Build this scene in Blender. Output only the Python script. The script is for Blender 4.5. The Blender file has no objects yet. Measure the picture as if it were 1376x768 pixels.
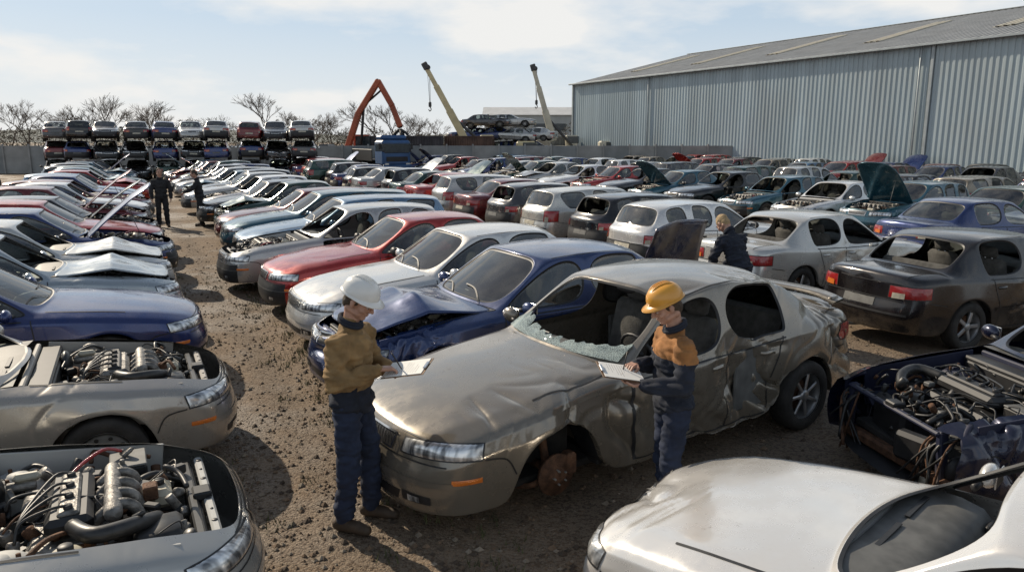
import bpy, bmesh, math, random
from mathutils import Vector, Matrix, noise
from mathutils.bvhtree import BVHTree
RND=random.Random(11)
V=Vector
sc=bpy.context.scene
rad=math.radians
# ---------------------------------------------------------------- geometry helpers
class Geo:
    def __init__(s): s.v=[];s.f=[];s.m=[];s.sm=[]
    def add(s,vs,fs,m,smooth=True,M=None):
        o=len(s.v)
        if M is not None: vs=[M@V(v) for v in vs]
        s.v.extend([tuple(v) for v in vs])
        s.f.extend([tuple(i+o for i in f) for f in fs])
        if isinstance(m,int): s.m.extend([m]*len(fs))
        else: s.m.extend(m)
        if isinstance(smooth,bool): s.sm.extend([smooth]*len(fs))
        else: s.sm.extend(smooth)
    def merge(s,g,M=None): s.add(g.v,g.f,g.m,g.sm,M)
    def mesh(s,name,mats):
        me=bpy.data.meshes.new(name); me.from_pydata(s.v,[],s.f)
        for m in mats: me.materials.append(m)
        me.polygons.foreach_set('material_index',s.m)
        me.polygons.foreach_set('use_smooth',s.sm)
        me.update(); return me
def frame(ax):
    ax=V(ax).normalized(); u=ax.orthogonal().normalized(); w=ax.cross(u); return ax,u,w
def box(g,c,s,m,R=None,b=.01,smooth=False):
    h=[x/2 for x in s]; b=min(b,min(h)*.8); vs=[];cs=[(x,y,z) for x in(-1,1) for y in(-1,1) for z in(-1,1)]
    for c3 in cs:
        for a in range(3):
            vs.append(V([c3[i]*(h[i] if i==a else h[i]-b) for i in range(3)]))
    idx=lambda c3,a:(cs.index(tuple(c3)))*3+a
    fs=[]
    for a in range(3):
        o=[i for i in range(3) if i!=a]
        for sg in(-1,1):
            f=[]
            for (p,q) in((-1,-1),(1,-1),(1,1),(-1,1)):
                k=[0,0,0];k[a]=sg;k[o[0]]=p;k[o[1]]=q;f.append(idx(k,a))
            fs.append(f)
        for p in(-1,1):
            for q in(-1,1):
                k0=[0,0,0];k0[o[0]]=p;k0[o[1]]=q;k1=list(k0);k0[a]=-1;k1[a]=1
                fs.append([idx(k0,o[0]),idx(k1,o[0]),idx(k1,o[1]),idx(k0,o[1])])
    for c3 in cs: fs.append([idx(c3,0),idx(c3,1),idx(c3,2)])
    out=[]
    for f in fs:
        n=(vs[f[1]]-vs[f[0]]).cross(vs[f[2]]-vs[f[0]]); ce=sum((vs[i] for i in f),V())/len(f)
        out.append(f if n.dot(ce)>0 else f[::-1])
    M=Matrix.Translation(V(c))@(R.to_4x4() if R is not None else Matrix())
    g.add(vs,out,m,smooth,M)
def lathe(g,prof,o,ax,n,m,smooth=True,cap=True):
    ax,u,w=frame(ax);o=V(o);vs=[];fs=[]
    for (r,h) in prof:
        for k in range(n):
            t=2*math.pi*k/n; vs.append(o+ax*h+(u*math.cos(t)+w*math.sin(t))*r)
    for i in range(len(prof)-1):
        for k in range(n):
            k2=(k+1)%n; fs.append((i*n+k,i*n+k2,(i+1)*n+k2,(i+1)*n+k))
    if cap:
        fs.append(tuple(range(n))[::-1]); fs.append(tuple(range((len(prof)-1)*n,len(prof)*n)))
    g.add(vs,fs,m,smooth)
def cyl(g,p0,p1,r,m,n=12,r1=None):
    p0=V(p0);p1=V(p1);L=(p1-p0).length; r1=r if r1 is None else r1
    e=min(.15*min(r,r1),L*.2)
    lathe(g,[(r-e,0),(r,e),(r1,L-e),(r1-e,L)],p0,p1-p0,n,m,True)
def capsule(g,p0,r0,p1,r1,m=0,n=16):
    p0=V(p0);p1=V(p1);L=(p1-p0).length;pr=[]
    for k in range(6):
        t=math.pi/2*k/5; pr.append((max(r0*math.sin(t),1e-4),-r0*math.cos(t)))
    for k in range(6):
        t=math.pi/2*k/5; pr.append((max(r1*math.cos(t),1e-4),L+r1*math.sin(t)))
    lathe(g,pr,p0,p1-p0,n,m)
def ell(g,c,r,m=0,R=None,n=16,k=10):
    t=Geo(); pr=[(max(math.sin(math.pi*i/k),1e-3),-math.cos(math.pi*i/k)) for i in range(k+1)]
    lathe(t,pr,(0,0,0),(0,0,1),n,m)
    M=Matrix.Translation(V(c))@(R.to_4x4() if R is not None else Matrix())@Matrix.Diagonal((r[0],r[1],r[2],1))
    g.merge(t,M)
def smoothpath(pts,k=5):
    pts=[V(p) for p in pts]
    if len(pts)<3: return pts
    P=[pts[0]]+pts+[pts[-1]];out=[]
    for i in range(1,len(P)-2):
        for j in range(k):
            t=j/k;a,b,c,d=P[i-1],P[i],P[i+1],P[i+2]
            out.append(.5*((2*b)+(c-a)*t+(2*a-5*b+4*c-d)*t*t+(3*b-a-3*c+d)*t**3))
    out.append(pts[-1]);return out
def tube(g,pts,r,m,n=6,sm=True):
    pts=smoothpath(pts) if sm else [V(p) for p in pts]; vs=[];fs=[];N=len(pts);u=None
    for i,p in enumerate(pts):
        t=(pts[min(i+1,N-1)]-pts[max(i-1,0)])
        if t.length<1e-9: t=V((0,0,1))
        t.normalize()
        if u is None: u=t.orthogonal().normalized()
        else:
            u=u-t*u.dot(t)
            if u.length<1e-6:u=t.orthogonal()
            u.normalize()
        w=t.cross(u); rr=r if not isinstance(r,(list,tuple)) else r[0]+(r[1]-r[0])*i/(N-1)
        for k in range(n):
            a=2*math.pi*k/n; vs.append(p+(u*math.cos(a)+w*math.sin(a))*rr)
    for i in range(N-1):
        for k in range(n):
            fs.append((i*n+k,i*n+(k+1)%n,(i+1)*n+(k+1)%n,(i+1)*n+k))
    fs.append(tuple(range(n))[::-1]);fs.append(tuple(range((N-1)*n,N*n)))
    g.add(vs,fs,m,True)
def evalmods(me,mods):
    ob=bpy.data.objects.new('tmp',me);sc.collection.objects.link(ob)
    for (t,kw) in mods:
        md=ob.modifiers.new(t,t)
        for k,v in kw.items(): setattr(md,k,v)
    dg=bpy.context.evaluated_depsgraph_get()
    m2=bpy.data.meshes.new_from_object(ob.evaluated_get(dg))
    bpy.data.objects.remove(ob);bpy.data.meshes.remove(me);return m2
def togeo(me):
    g=Geo();g.v=[tuple(v.co) for v in me.vertices];g.f=[tuple(p.vertices) for p in me.polygons]
    g.m=[p.material_index for p in me.polygons];g.sm=[True]*len(g.f);return g
def obj(name,me,loc=(0,0,0),rot=(0,0,0),parent=None,scale=None,color=None):
    o=bpy.data.objects.new(name,me);sc.collection.objects.link(o);o.location=loc;o.rotation_euler=rot
    if parent:o.parent=parent
    if scale:o.scale=scale
    if color:o.color=(*color,1)
    return o
# ---------------------------------------------------------------- materials
def newmat(name):
    m=bpy.data.materials.new(name);m.use_nodes=True;nt=m.node_tree
    return m,nt,nt.nodes['Principled BSDF'],nt.nodes.new,nt.links.new
def ramp(N,Lk,src,p0,p1,c0=(0,0,0,1),c1=(1,1,1,1)):
    r=N('ShaderNodeValToRGB');r.color_ramp.elements[0].position=p0;r.color_ramp.elements[1].position=p1
    r.color_ramp.elements[0].color=c0;r.color_ramp.elements[1].color=c1;Lk(src,r.inputs[0]);return r.outputs[0]
def mixc(N,Lk,f,a,b,mode='MIX'):
    x=N('ShaderNodeMix');x.data_type='RGBA';x.blend_type=mode
    for s,v in((x.inputs[0],f),(x.inputs[6],a),(x.inputs[7],b)):
        if isinstance(v,(int,float)): s.default_value=v
        elif isinstance(v,tuple): s.default_value=v if len(v)==4 else (*v,1)
        else: Lk(v,s)
    return x.outputs[2]
def mth(N,Lk,op,a,b=None):
    x=N('ShaderNodeMath');x.operation=op
    for s,v in((x.inputs[0],a),(x.inputs[1],b)):
        if v is None: continue
        if isinstance(v,(int,float)): s.default_value=v
        else: Lk(v,s)
    return x.outputs[0]
def tex(N,Lk,scale,detail=4,kind='ShaderNodeTexNoise',vec=None,coord='Object',stretch=None,rough=None):
    t=N(kind);t.inputs['Scale'].default_value=scale
    if 'Detail' in t.inputs: t.inputs['Detail'].default_value=detail
    if rough and 'Roughness' in t.inputs: t.inputs['Roughness'].default_value=rough
    if vec is None:
        tc=N('ShaderNodeTexCoord');vec=tc.outputs[coord]
    if stretch:
        mp=N('ShaderNodeMapping');mp.inputs['Scale'].default_value=stretch;Lk(vec,mp.inputs[0]);vec=mp.outputs[0]
    Lk(vec,t.inputs['Vector']);return t
def bump(N,Lk,b,h,st,dist=.01):
    x=N('ShaderNodeBump');x.inputs['Strength'].default_value=st;x.inputs['Distance'].default_value=dist
    Lk(h,x.inputs['Height']);Lk(x.outputs[0],b.inputs['Normal'])
def pm(name,col,rough=.5,metal=0,var=.25,scale=6,bmp=0,bs=40,spec=None,coat=0,stretch=None):
    m,nt,b,N,Lk=newmat(name)
    t=tex(N,Lk,scale,3,stretch=stretch)
    c0=tuple(max(c*(1-var),0) for c in col);c1=tuple(min(c*(1+var),1) for c in col)
    o=ramp(N,Lk,t.outputs[0],.3,.7,(*c0,1),(*c1,1));Lk(o,b.inputs['Base Color'])
    b.inputs['Roughness'].default_value=rough;b.inputs['Metallic'].default_value=metal
    if coat:b.inputs['Coat Weight'].default_value=coat
    if bmp:
        t2=tex(N,Lk,bs,2,stretch=stretch);bump(N,Lk,b,t2.outputs[0],bmp)
    return m
def paintmat(name,matte=False):
    m,nt,b,N,Lk=newmat(name)
    oi=N('ShaderNodeObjectInfo');tc=N('ShaderNodeTexCoord')
    ad=N('ShaderNodeVectorMath');ad.operation='ADD';Lk(tc.outputs['Object'],ad.inputs[0])
    sc3=N('ShaderNodeVectorMath');sc3.operation='SCALE';sc3.inputs[0].default_value=(37,11,23);Lk(oi.outputs['Random'],sc3.inputs['Scale']);Lk(sc3.outputs[0],ad.inputs[1])
    vec=ad.outputs[0]
    n1=tex(N,Lk,2.2,6,vec=vec,rough=.68).outputs[0]
    geo=N('ShaderNodeNewGeometry');sx=N('ShaderNodeSeparateXYZ');Lk(geo.outputs['Normal'],sx.inputs[0])
    sp=N('ShaderNodeSeparateXYZ');Lk(tc.outputs['Object'],sp.inputs[0])
    up=mth(N,Lk,'MULTIPLY',mth(N,Lk,'MAXIMUM',sx.outputs[2],0.0),.09)
    low=ramp(N,Lk,sp.outputs[2],.2,.50,(.7,.7,.7,1),(0,0,0,1))
    d=mth(N,Lk,'ADD',mth(N,Lk,'ADD',up,low),.025)
    dn=ramp(N,Lk,n1,.38,.64)
    f=mth(N,Lk,'MULTIPLY',d,dn)
    base=mixc(N,Lk,f,oi.outputs['Color'],(.19,.145,.10))
    rsn=tex(N,Lk,4,5,vec=vec,rough=.75).outputs[0]
    rs=ramp(N,Lk,rsn,.67,.70)
    base=mixc(N,Lk,mth(N,Lk,'MULTIPLY',rs,.55),base,(.10,.055,.03))
    ch=ramp(N,Lk,tex(N,Lk,22,4,vec=vec,rough=.8,stretch=(.35,1,1)).outputs[0],.68,.71)
    base=mixc(N,Lk,mth(N,Lk,'MULTIPLY',ch,.16),base,(.33,.31,.28))
    Lk(base,b.inputs['Base Color'])
    if matte:
        b.inputs['Roughness'].default_value=.6
    else:
        Lk(mth(N,Lk,'ADD',mth(N,Lk,'MULTIPLY',dn,.20),.18),b.inputs['Roughness'])
        b.inputs['Metallic'].default_value=.45;b.inputs['Coat Weight'].default_value=.8
        Lk(mth(N,Lk,'ADD',mth(N,Lk,'MULTIPLY',dn,.14),.02),b.inputs['Coat Roughness'])
    return m
def glassmat(name,tint=(.55,.6,.58),dust=.2,crack=False):
    m,nt,b,N,Lk=newmat(name);out=nt.nodes['Material Output']
    tr=N('ShaderNodeBsdfTransparent');tr.inputs[0].default_value=(*tint,1)
    gl=N('ShaderNodeBsdfGlossy');gl.inputs['Roughness'].default_value=.03
    df=N('ShaderNodeBsdfDiffuse');df.inputs[0].default_value=(.42,.40,.36,1)
    fr=N('ShaderNodeFresnel');fr.inputs[0].default_value=1.55
    m1=N('ShaderNodeMixShader');Lk(mth(N,Lk,'ADD',fr.outputs[0],.07),m1.inputs[0]);Lk(tr.outputs[0],m1.inputs[1]);Lk(gl.outputs[0],m1.inputs[2])
    if crack:
        t=tex(N,Lk,60,kind='ShaderNodeTexVoronoi');t.feature='DISTANCE_TO_EDGE'
        f=ramp(N,Lk,t.outputs['Distance'],.02,.09,(.75,.75,.75,1),(.22,.22,.22,1));df.inputs[0].default_value=(.42,.50,.48,1)
    else:
        f=mth(N,Lk,'MULTIPLY',ramp(N,Lk,tex(N,Lk,4,4).outputs[0],.35,.75),dust)
    m2=N('ShaderNodeMixShader');Lk(f,m2.inputs[0]);Lk(m1.outputs[0],m2.inputs[1]);Lk(df.outputs[0],m2.inputs[2])
    Lk(m2.outputs[0],out.inputs[0]);return m
PAINT,GLASS,TRIM,INT,HEADL,RED,ORG,CHR,TYRE,RIM,ALU,RUST,HOSE,WHT,GREY,SEAT,INNER,CRACK=range(18)
def lens(name,col):
    return pm(name,col,.12,.0,.15,20,.5,90,coat=1)
def headmat():
    m,nt,b,N,Lk=newmat('headlight_glass')
    t=tex(N,Lk,16,1,stretch=(1,2,.5));o=ramp(N,Lk,t.outputs[0],.35,.65,(.16,.165,.17,1),(.8,.81,.81,1));Lk(o,b.inputs['Base Color'])
    b.inputs['Metallic'].default_value=.6;b.inputs['Roughness'].default_value=.22;b.inputs['Coat Weight'].default_value=1;b.inputs['Coat Roughness'].default_value=.02;return m
CM=[paintmat('car_paint'),glassmat('car_glass',dust=.12),pm('black_trim',(.015,.015,.016),.5,0,.4,10),pm('dark_interior',(.018,.017,.016),.85,0,.4,8),
 headmat(),lens('red_lens',(.30,.010,.010)),lens('orange_lens',(.62,.16,.02)),pm('chrome',(.55,.55,.55),.22,1,.1,9),
 pm('tyre_rubber',(.028,.026,.024),.85,0,.4,9,.4,60),pm('alloy_rim',(.36,.36,.36),.38,.7,.3,8),pm('engine_aluminium',(.20,.19,.175),.55,.55,.7,14,.5,70),
 pm('rusty_steel',(.11,.055,.03),.8,.3,.5,18,.6,80),pm('black_hose',(.02,.02,.02),.42,0,.5,20),pm('dirty_white_plastic',(.40,.37,.29),.5,0,.35,12),
 pm('grey_plastic',(.11,.11,.105),.6,0,.3,9),pm('grey_seat_cloth',(.075,.072,.066),.95,0,.3,14,.5,90),paintmat('inner_body_paint',True),glassmat('shattered_glass',(.7,.8,.78),.5,True)]
# ---------------------------------------------------------------- car generator
def tab(T,x):
    if x>=T[0][0]: return T[0][1]
    for (x0,a),(x1,b) in zip(T,T[1:]):
        if x>=x1: return a+(b-a)*(x0-x)/(x0-x1)
    return T[-1][1]
FX=1.40
def cage(kind):
    rx={'sedan':-1.33,'hatch':-1.18,'estate':-1.33}[kind]; tail={'sedan':-2.15,'hatch':-1.76,'estate':-2.14}[kind]
    EY=[(2.14,.70),(1.95,.77),(1.4,.815),(.8,.83),(0,.835),(-1,.83),(rx-.4,.81),(tail,.745)]
    EZ=[(2.14,.69),(1.95,.76),(1.4,.84),(.8,.895),(0,.91),(-1,.935),(rx-.4,.965),(tail,.945)]
    rows=[];tag=[]
    rows.append([(2.32,0,.735),(2.31,.28,.73),(2.26,.53,.715),(2.14,.71,.70)]);tag.append('hood')
    def hr(x):
        y,z=tab(EY,x),tab(EZ,x);return [(x+.04,0,z+.075),(x+.03,(y-.14)*.5,z+.07),(x+.01,y-.14,z+.045),(x,y,z)]
    for x in(1.95,FX+.40,FX+.36,FX+.25,FX,FX-.25,FX-.36,FX-.40): rows.append(hr(x));tag.append('hood')
    def gr(ex,x2,y2,z2,x1,z1,x0,z0,t):
        rows.append([(x0,0,z0),(x1,y2*.52,z1),(x2,y2,z2),(ex,tab(EY,ex),tab(EZ,ex))]);tag.append(t)
    def dr(x,t='trunk'):
        y,z=tab(EY,x),tab(EZ,x);rows.append([(x-.09,0,z+.06),(x-.07,(y-.13)*.5,z+.057),(x-.02,y-.13,z+.042),(x,y,z)]);tag.append(t)
    gr(.72,.76,.735,.935,.88,.965,.92,.972,'ws')
    gr(.15,.12,.63,1.37,.19,1.405,.205,1.412,'roof0')
    gr(-.30,-.32,.65,1.41,-.32,1.448,-.32,1.46,'roof1')
    if kind=='sedan':
        gr(rx+.40,-.84,.64,1.405,-.84,1.44,-.84,1.45,'roof2')
        gr(rx+.36,-.97,.63,1.385,-1.0,1.42,-1.01,1.43,'pc')
        gr(rx+.25,-1.09,.62,1.35,-1.17,1.385,-1.19,1.395,'bl')
        gr(rx,-1.38,.655,1.17,-1.46,1.205,-1.48,1.215,'bl')
        gr(rx-.25,-1.61,.69,1.005,-1.69,1.03,-1.71,1.035,'trunk')
        gr(rx-.36,-1.70,.69,1.0,-1.76,1.025,-1.78,1.03,'trunk')
        dr(rx-.40);dr(-1.95)
        rows.append([(-2.27,0,1.01),(-2.26,.30,1.005),(-2.22,.57,.985),(tail,.735,.95)])
    elif kind=='hatch':
        gr(rx+.40,-.78,.65,1.415,-.78,1.45,-.78,1.465,'roof2')
        gr(rx+.36,-.86,.645,1.41,-.86,1.445,-.86,1.46,'roof3')
        gr(rx+.25,-.98,.64,1.405,-1.0,1.44,-1.0,1.455,'q')
        gr(rx,-1.20,.63,1.395,-1.24,1.43,-1.25,1.44,'q')
        gr(rx-.25,-1.52,.61,1.35,-1.59,1.385,-1.61,1.395,'bl')
        gr(rx-.36,-1.63,.64,1.16,-1.73,1.19,-1.75,1.195,'bl')
        gr(rx-.40,-1.72,.67,.985,-1.84,.995,-1.86,1.0,'trunk')
        rows.append([(-1.94,0,.93),(-1.925,.30,.93),(-1.88,.56,.93),(tail,.735,.925)])
    else:
        gr(rx+.40,-.84,.655,1.415,-.84,1.45,-.84,1.465,'roof2')
        gr(rx+.36,-.92,.655,1.41,-.92,1.445,-.92,1.46,'roof3')
        gr(rx+.25,-1.08,.65,1.405,-1.08,1.44,-1.08,1.455,'q')
        gr(rx,-1.40,.645,1.395,-1.42,1.43,-1.42,1.445,'q')
        gr(rx-.25,-1.72,.635,1.38,-1.76,1.415,-1.77,1.43,'q')
        gr(rx-.36,-1.93,.62,1.35,-2.0,1.39,-2.01,1.40,'bl')
        gr(rx-.40,-2.04,.65,1.15,-2.13,1.18,-2.15,1.19,'bl')
        gr(-1.98,-2.11,.68,.99,-2.21,1.0,-2.23,1.005,'trunk')
        rows.append([(-2.30,0,.93),(-2.29,.30,.93),(-2.24,.57,.93),(tail,.735,.925)])
    tag.append('end')
    return rows,tag,rx,tail,EY,EZ
def archz(x,ax):
    d=abs(x-ax)
    if d>.401: return None
    if d>.39: return .23
    if d>.34: return .44
    if d>.2: return .625
    return .70
def build_body(kind,opt):
    rows,tag,rx,tail,EY,EZ=cage(kind);bm=bmesh.new();n=len(rows)-1
    cr=bm.edges.layers.float.new('crease_edge')
    T=[]
    for r in rows:
        L=[bm.verts.new((r[abs(j)][0],r[abs(j)][1]*(1 if j>0 else -1),r[abs(j)][2])) for j in range(-3,4)];T.append(L)
    tags={}
    def face(vs,t,m=0):
        f=bm.faces.new(vs);f.material_index=m;tags[f]=t;return f
    for i in range(n):
        for j in range(6):
            side=j in(0,5);t='top'
            if not side:
                if tag[i]=='hood':t='hood'
                elif tag[i]=='ws':t='ws'
                elif tag[i]=='bl':t='bl'
                elif tag[i]=='trunk':t='trunk'
            else:
                s='L' if j==5 else 'R'
                if tag[i] in('ws','roof0'):t='fs'+s
                elif tag[i] in('roof1','roof2') or (tag[i]=='pc'):t='rs'+s
                elif tag[i]=='q':t='qs'+s
            face((T[i][j],T[i][j+1],T[i+1][j+1],T[i+1][j]),t)
    loop=[(0,j) for j in range(7)]+[(i,6) for i in range(1,n)]+[(n,j) for j in range(6,-1,-1)]+[(i,0) for i in range(n-1,0,-1)]
    chains=[]
    for (i,j) in loop:
        v=T[i][j];x,y,z=v.co;s=1 if y>0 else -1;ay=abs(y);ch=[v]
        if i==0:
            if j in(0,6): off=[(.03,.05,.66),(.07,.085,.55),(.09,.095,.40),(.06,.07,.24),(-.02,.03,.23),(-.25,-.25,.26)]
            else: off=[(.05,0,.665),(.075,0,.555),(.13,0,.40),(.09,0,.22),(-.02,0,.21),(-.28,-.05,.25)]
            P=[(x+a,ay+b if ay>1e-4 else 0,c) for a,b,c in off]
        elif i==n:
            if j in(0,6): off=[(.02,.035,.87),(.05,.075,.66),(.08,.09,.45),(.04,.06,.27),(-.02,.03,.26),(-.25,-.25,.28)]
            else: off=[(.03,0,.88),(.045,0,.67),(.11,0,.47),(.07,0,.26),(-.02,0,.25),(-.28,-.05,.28)]
            P=[(x-a,ay+b if ay>1e-4 else 0,c) for a,b,c in off]
        else:
            zb=archz(x,FX) or archz(x,rx);ar=zb is not None and zb>.3
            if zb is None: zb=.23
            P=[(x,ay+.035,z-.05),(x,ay+.058+(.006 if ar else 0),max(.64,zb+.04)),(x,ay+.052+(.016 if ar else 0),max(.43,zb+.015)),(x,ay+.018+(.046 if ar else 0),zb),(x,ay-.01+(.03 if ar else 0),zb+.004),(x,ay-.28,zb)]
        for p in P: ch.append(bm.verts.new((p[0],p[1]*s,p[2])))
        chains.append((ch,i,j))
    K=len(chains);dr0=tag.index('ws');dr1=tag.index('roof1')
    for k in range(K):
        a,i,j=chains[k];b,i2,j2=chains[(k+1)%K]
        reg='front' if (i==0 and i2==0) else('rear' if(i==n and i2==n) else 'side')
        for l in range(6):
            t=reg+str(l) if l<5 else 'well'
            if reg=='side' and l<4 and min(i,i2)>=dr0 and max(i,i2)<=dr1: t='door'+('L' if j==6 else 'R')
            f=face((a[l],b[l],b[l+1],a[l+1]),t,TRIM if l==5 else PAINT)
            if opt.get('bump') and reg!='side' and l in(2,3): f.material_index=TRIM
        for l,w in((0,.25),(1,.55),(2,.7),(4,.7),(5,.6)):
            e=bm.edges.get((a[l],b[l]))
            if e: e[cr]=w
    for i in range(n):
        for j in(1,5):
            e=bm.edges.get((T[i][j],T[i+1][j]))
            if e: e[cr]=.45
    for (i0) in[k for k in range(n) if tag[k]=='ws']:
        for j in range(1,5):
            for ii in(i0,i0+1):
                e=bm.edges.get((T[ii][j],T[ii][j+1]))
                if e:e[cr]=.5
    bmesh.ops.recalc_face_normals(bm,faces=bm.faces[:])
    wins={}
    for f,t in tags.items():
        if t in('ws','bl') or t[:2] in('fs','rs','qs'): wins.setdefault(t,[]).append(f)
    for t,fs in wins.items():
        r0=bmesh.ops.inset_region(bm,faces=fs,thickness=.020 if t not in('ws','bl') else .030,depth=0,use_even_offset=True)
        r=bmesh.ops.inset_region(bm,faces=fs,thickness=.016,depth=-.014,use_even_offset=True)
        for f in r['faces']:
            f.material_index=TRIM
        ring=set(r['faces'])
        for f in ring:
            for e in f.edges:
                o=[q for q in e.link_faces if q not in ring]
                if o: e[cr]=.93
        for f in fs: f.material_index=GLASS
    dele=set(opt.get('rm',()));kill=[f for f,t in tags.items() if t in dele and f.is_valid]
    def panel(tt):
        b2=bmesh.new();mp={}
        for f,t in tags.items():
            if t==tt:
                for v in f.verts:
                    if v not in mp: mp[v]=b2.verts.new(v.co)
                b2.faces.new([mp[v] for v in f.verts])
        bmesh.ops.recalc_face_normals(b2,faces=b2.faces[:]);me=bpy.data.meshes.new('p');b2.to_mesh(me);b2.free()
        me=evalmods(me,[('SUBSURF',dict(levels=3)),('SOLIDIFY',dict(thickness=.018,offset=-1))]);o=togeo(me)
        cb=opt.get('bend',0)
        if cb:
            out=[]
            for p in o.v:
                v=V(p);d=v.x-1.0;w=max(0,min(1,d/1.2))
                v.z+=cb*max(0,1-abs(d-.55)/.6)**1.2*(.8+.6*noise.noise(V((v.y*2,1,0))))+.035*w*noise.noise(V((v.x*3,v.y*4,2)))
                v.x-=cb*1.2*w;out.append(tuple(v))
            o.v=out
        return o
    ex={}
    for tt in('hood','trunk'):
        if opt.get(tt)=='open': ex[tt]=panel(tt)
    if kill: bmesh.ops.delete(bm,geom=kill,context='FACES')
    me=bpy.data.meshes.new('b');bm.to_mesh(me);bm.free()
    me=evalmods(me,[('SUBSURF',dict(levels=opt.get('lvl',2)))])
    nr=[v.normal.copy() for v in me.vertices]
    g=togeo(me);bpy.data.meshes.remove(me)
    D=opt.get('dents',[])
    if D:
        out=[]
        for p,nn in zip(g.v,nr):
            v=V(p)
            for (c,r,vec,crk) in D:
                d=(V(p)-V(c)).length/r
                if d<1:
                    w=(1-d*d)**1.3;q=V(p)+V(noise.noise_vector(V(p)*1.8))*.22
                    # long slanting folds plus broad buckles
                    a=(q.x*.8+q.z*.6);b_=(q.z*.8-q.x*.6)
                    f1=1-abs(noise.noise(V((a*1.6,b_*4.6,q.y*2+3))))*3.2
                    f2=1-abs(noise.noise(V((b_*2.2+9,a*6.5,q.y*3))))*3.0
                    k=-.55*max(f1,0)**2-.28*max(f2,0)**2+.9*noise.noise(q*2.1+V((5,0,1)))
                    v=v+V(vec)*w+nn*k*crk*w
            out.append(tuple(v))
        g.v=out
    return g,ex,(rx,tail,EY,EZ)
def cast(bvh,p,D):
    loc,nor,_,_=bvh.ray_cast(p+D*.5,-D,.85)
    if loc is None: return None
    if nor.dot(D)<0: nor=-nor
    return loc,nor
def strip(g,bvh,pts,D,w,off,m,sm=True):
    off=max(off,.0035)
    D=V(D).normalized();P=smoothpath(pts,6) if sm else [V(p) for p in pts];Q=[P[0]]
    for a,b in zip(P,P[1:]):
        k=max(1,int((b-a).length/.03))
        for i in range(1,k+1): Q.append(a.lerp(b,i/k))
    H=[cast(bvh,q,D) for q in Q];vs=[];fs=[];prev=None
    for i,h in enumerate(H):
        if h is None: prev=None;continue
        l,n=h;t=Q[min(i+1,len(Q)-1)]-Q[max(i-1,0)];s=t.cross(n)
        if s.length<1e-6: prev=None;continue
        s.normalize();k=len(vs);vs+= [l+n*off+s*w/2,l+n*off-s*w/2]
        if prev is not None and (V(vs[k])-V(vs[prev])).length<.15: fs.append((prev,prev+1,k+1,k))
        prev=k
    g.add(vs,fs,m,True)
def patch(g,bvh,q,D,nu,nv,off,m,bulge=0):
    D=V(D).normalized();q=[V(x) for x in q];vs=[];ok=[];fs=[]
    for i in range(nu+1):
        for j in range(nv+1):
            u=i/nu;w=j/nv;p=q[0].lerp(q[1],u).lerp(q[3].lerp(q[2],u),w);h=cast(bvh,p,D)
            if h is None: vs.append(p);ok.append(False)
            else:
                b=off+bulge*(math.sin(math.pi*u)*math.sin(math.pi*w))**.5 if bulge else off
                vs.append(h[0]+h[1]*b);ok.append(True)
    for i in range(nu):
        for j in range(nv):
            f=(i*(nv+1)+j,(i+1)*(nv+1)+j,(i+1)*(nv+1)+j+1,i*(nv+1)+j+1)
            if all(ok[k] for k in f): fs.append(f)
    g.add(vs,fs,m,True)
def wheel(g,c,s,style,R=.315):
    ax=V((0,s,0));c=V(c)
    if style=='hub':
        lathe(g,[(.145,-.02),(.15,.0),(.148,.012),(.06,.014),(.055,.05),(.02,.052)],c,ax,28,RUST)
        for k in range(5):
            t=k*2*math.pi/5;p=c+V((math.cos(t)*.05,0,math.sin(t)*.05));cyl(g,p+ax*.01,p+ax*.07,.008,ALU,6)
        box(g,c+V((-.13,-s*.02,.05)),(.09,.1,.16),RUST,b=.02);cyl(g,c-ax*.02,c-ax*.3,.03,RUST);tube(g,[c+V((0,-s*.1,.0)),c+V((.02,-s*.15,.3)),c+V((.02,-s*.16,.5))],.03,RUST,8)
        tube(g,[c+V((.03,-.03*s,.0)),c+V((.16,-.1*s,-.08)),c+V((.25,-.3*s,-.1))],.022,RUST,8)
        return
    lathe(g,[(.20,-.09),(.285,-.10),(R-.008,-.085),(R,-.05),(R,.05),(R-.008,.085),(.285,.10),(.215,.095),(.205,.08)],c,ax,36,TYRE,cap=False)
    lathe(g,[(.208,.09),(.214,.082),(.20,.06),(.19,.0),(.19,-.08)],c,ax,36,RIM,cap=False)
    lathe(g,[(.19,-.06),(.03,-.05)],c,ax,24,INT)
    lathe(g,[(.14,-.02),(.145,-.03)],c,ax,24,RUST)
    if style=='steel':
        lathe(g,[(.197,.035),(.17,.06),(.12,.052),(.08,.07),(.03,.072)],c,ax,28,GREY)
        for k in range(10):
            t=k*math.pi/5;p=c+V((math.cos(t)*.155,0,math.sin(t)*.155))+ax*.055;cyl(g,p,p+ax*.009,.016,INT,8)
    else:
        n=style
        for k in range(n):
            t=k*2*math.pi/n;d=V((math.cos(t),0,math.sin(t)));mid=c+d*.118+ax*.058
            Rm=Matrix((d,ax,d.cross(ax))).transposed();box(g,mid,(.16,.022,.032 if n>6 else .05),RIM,Rm,.008)
        lathe(g,[(.055,.03),(.052,.072),(.03,.08),(.01,.082)],c,ax,20,RIM)
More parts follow.
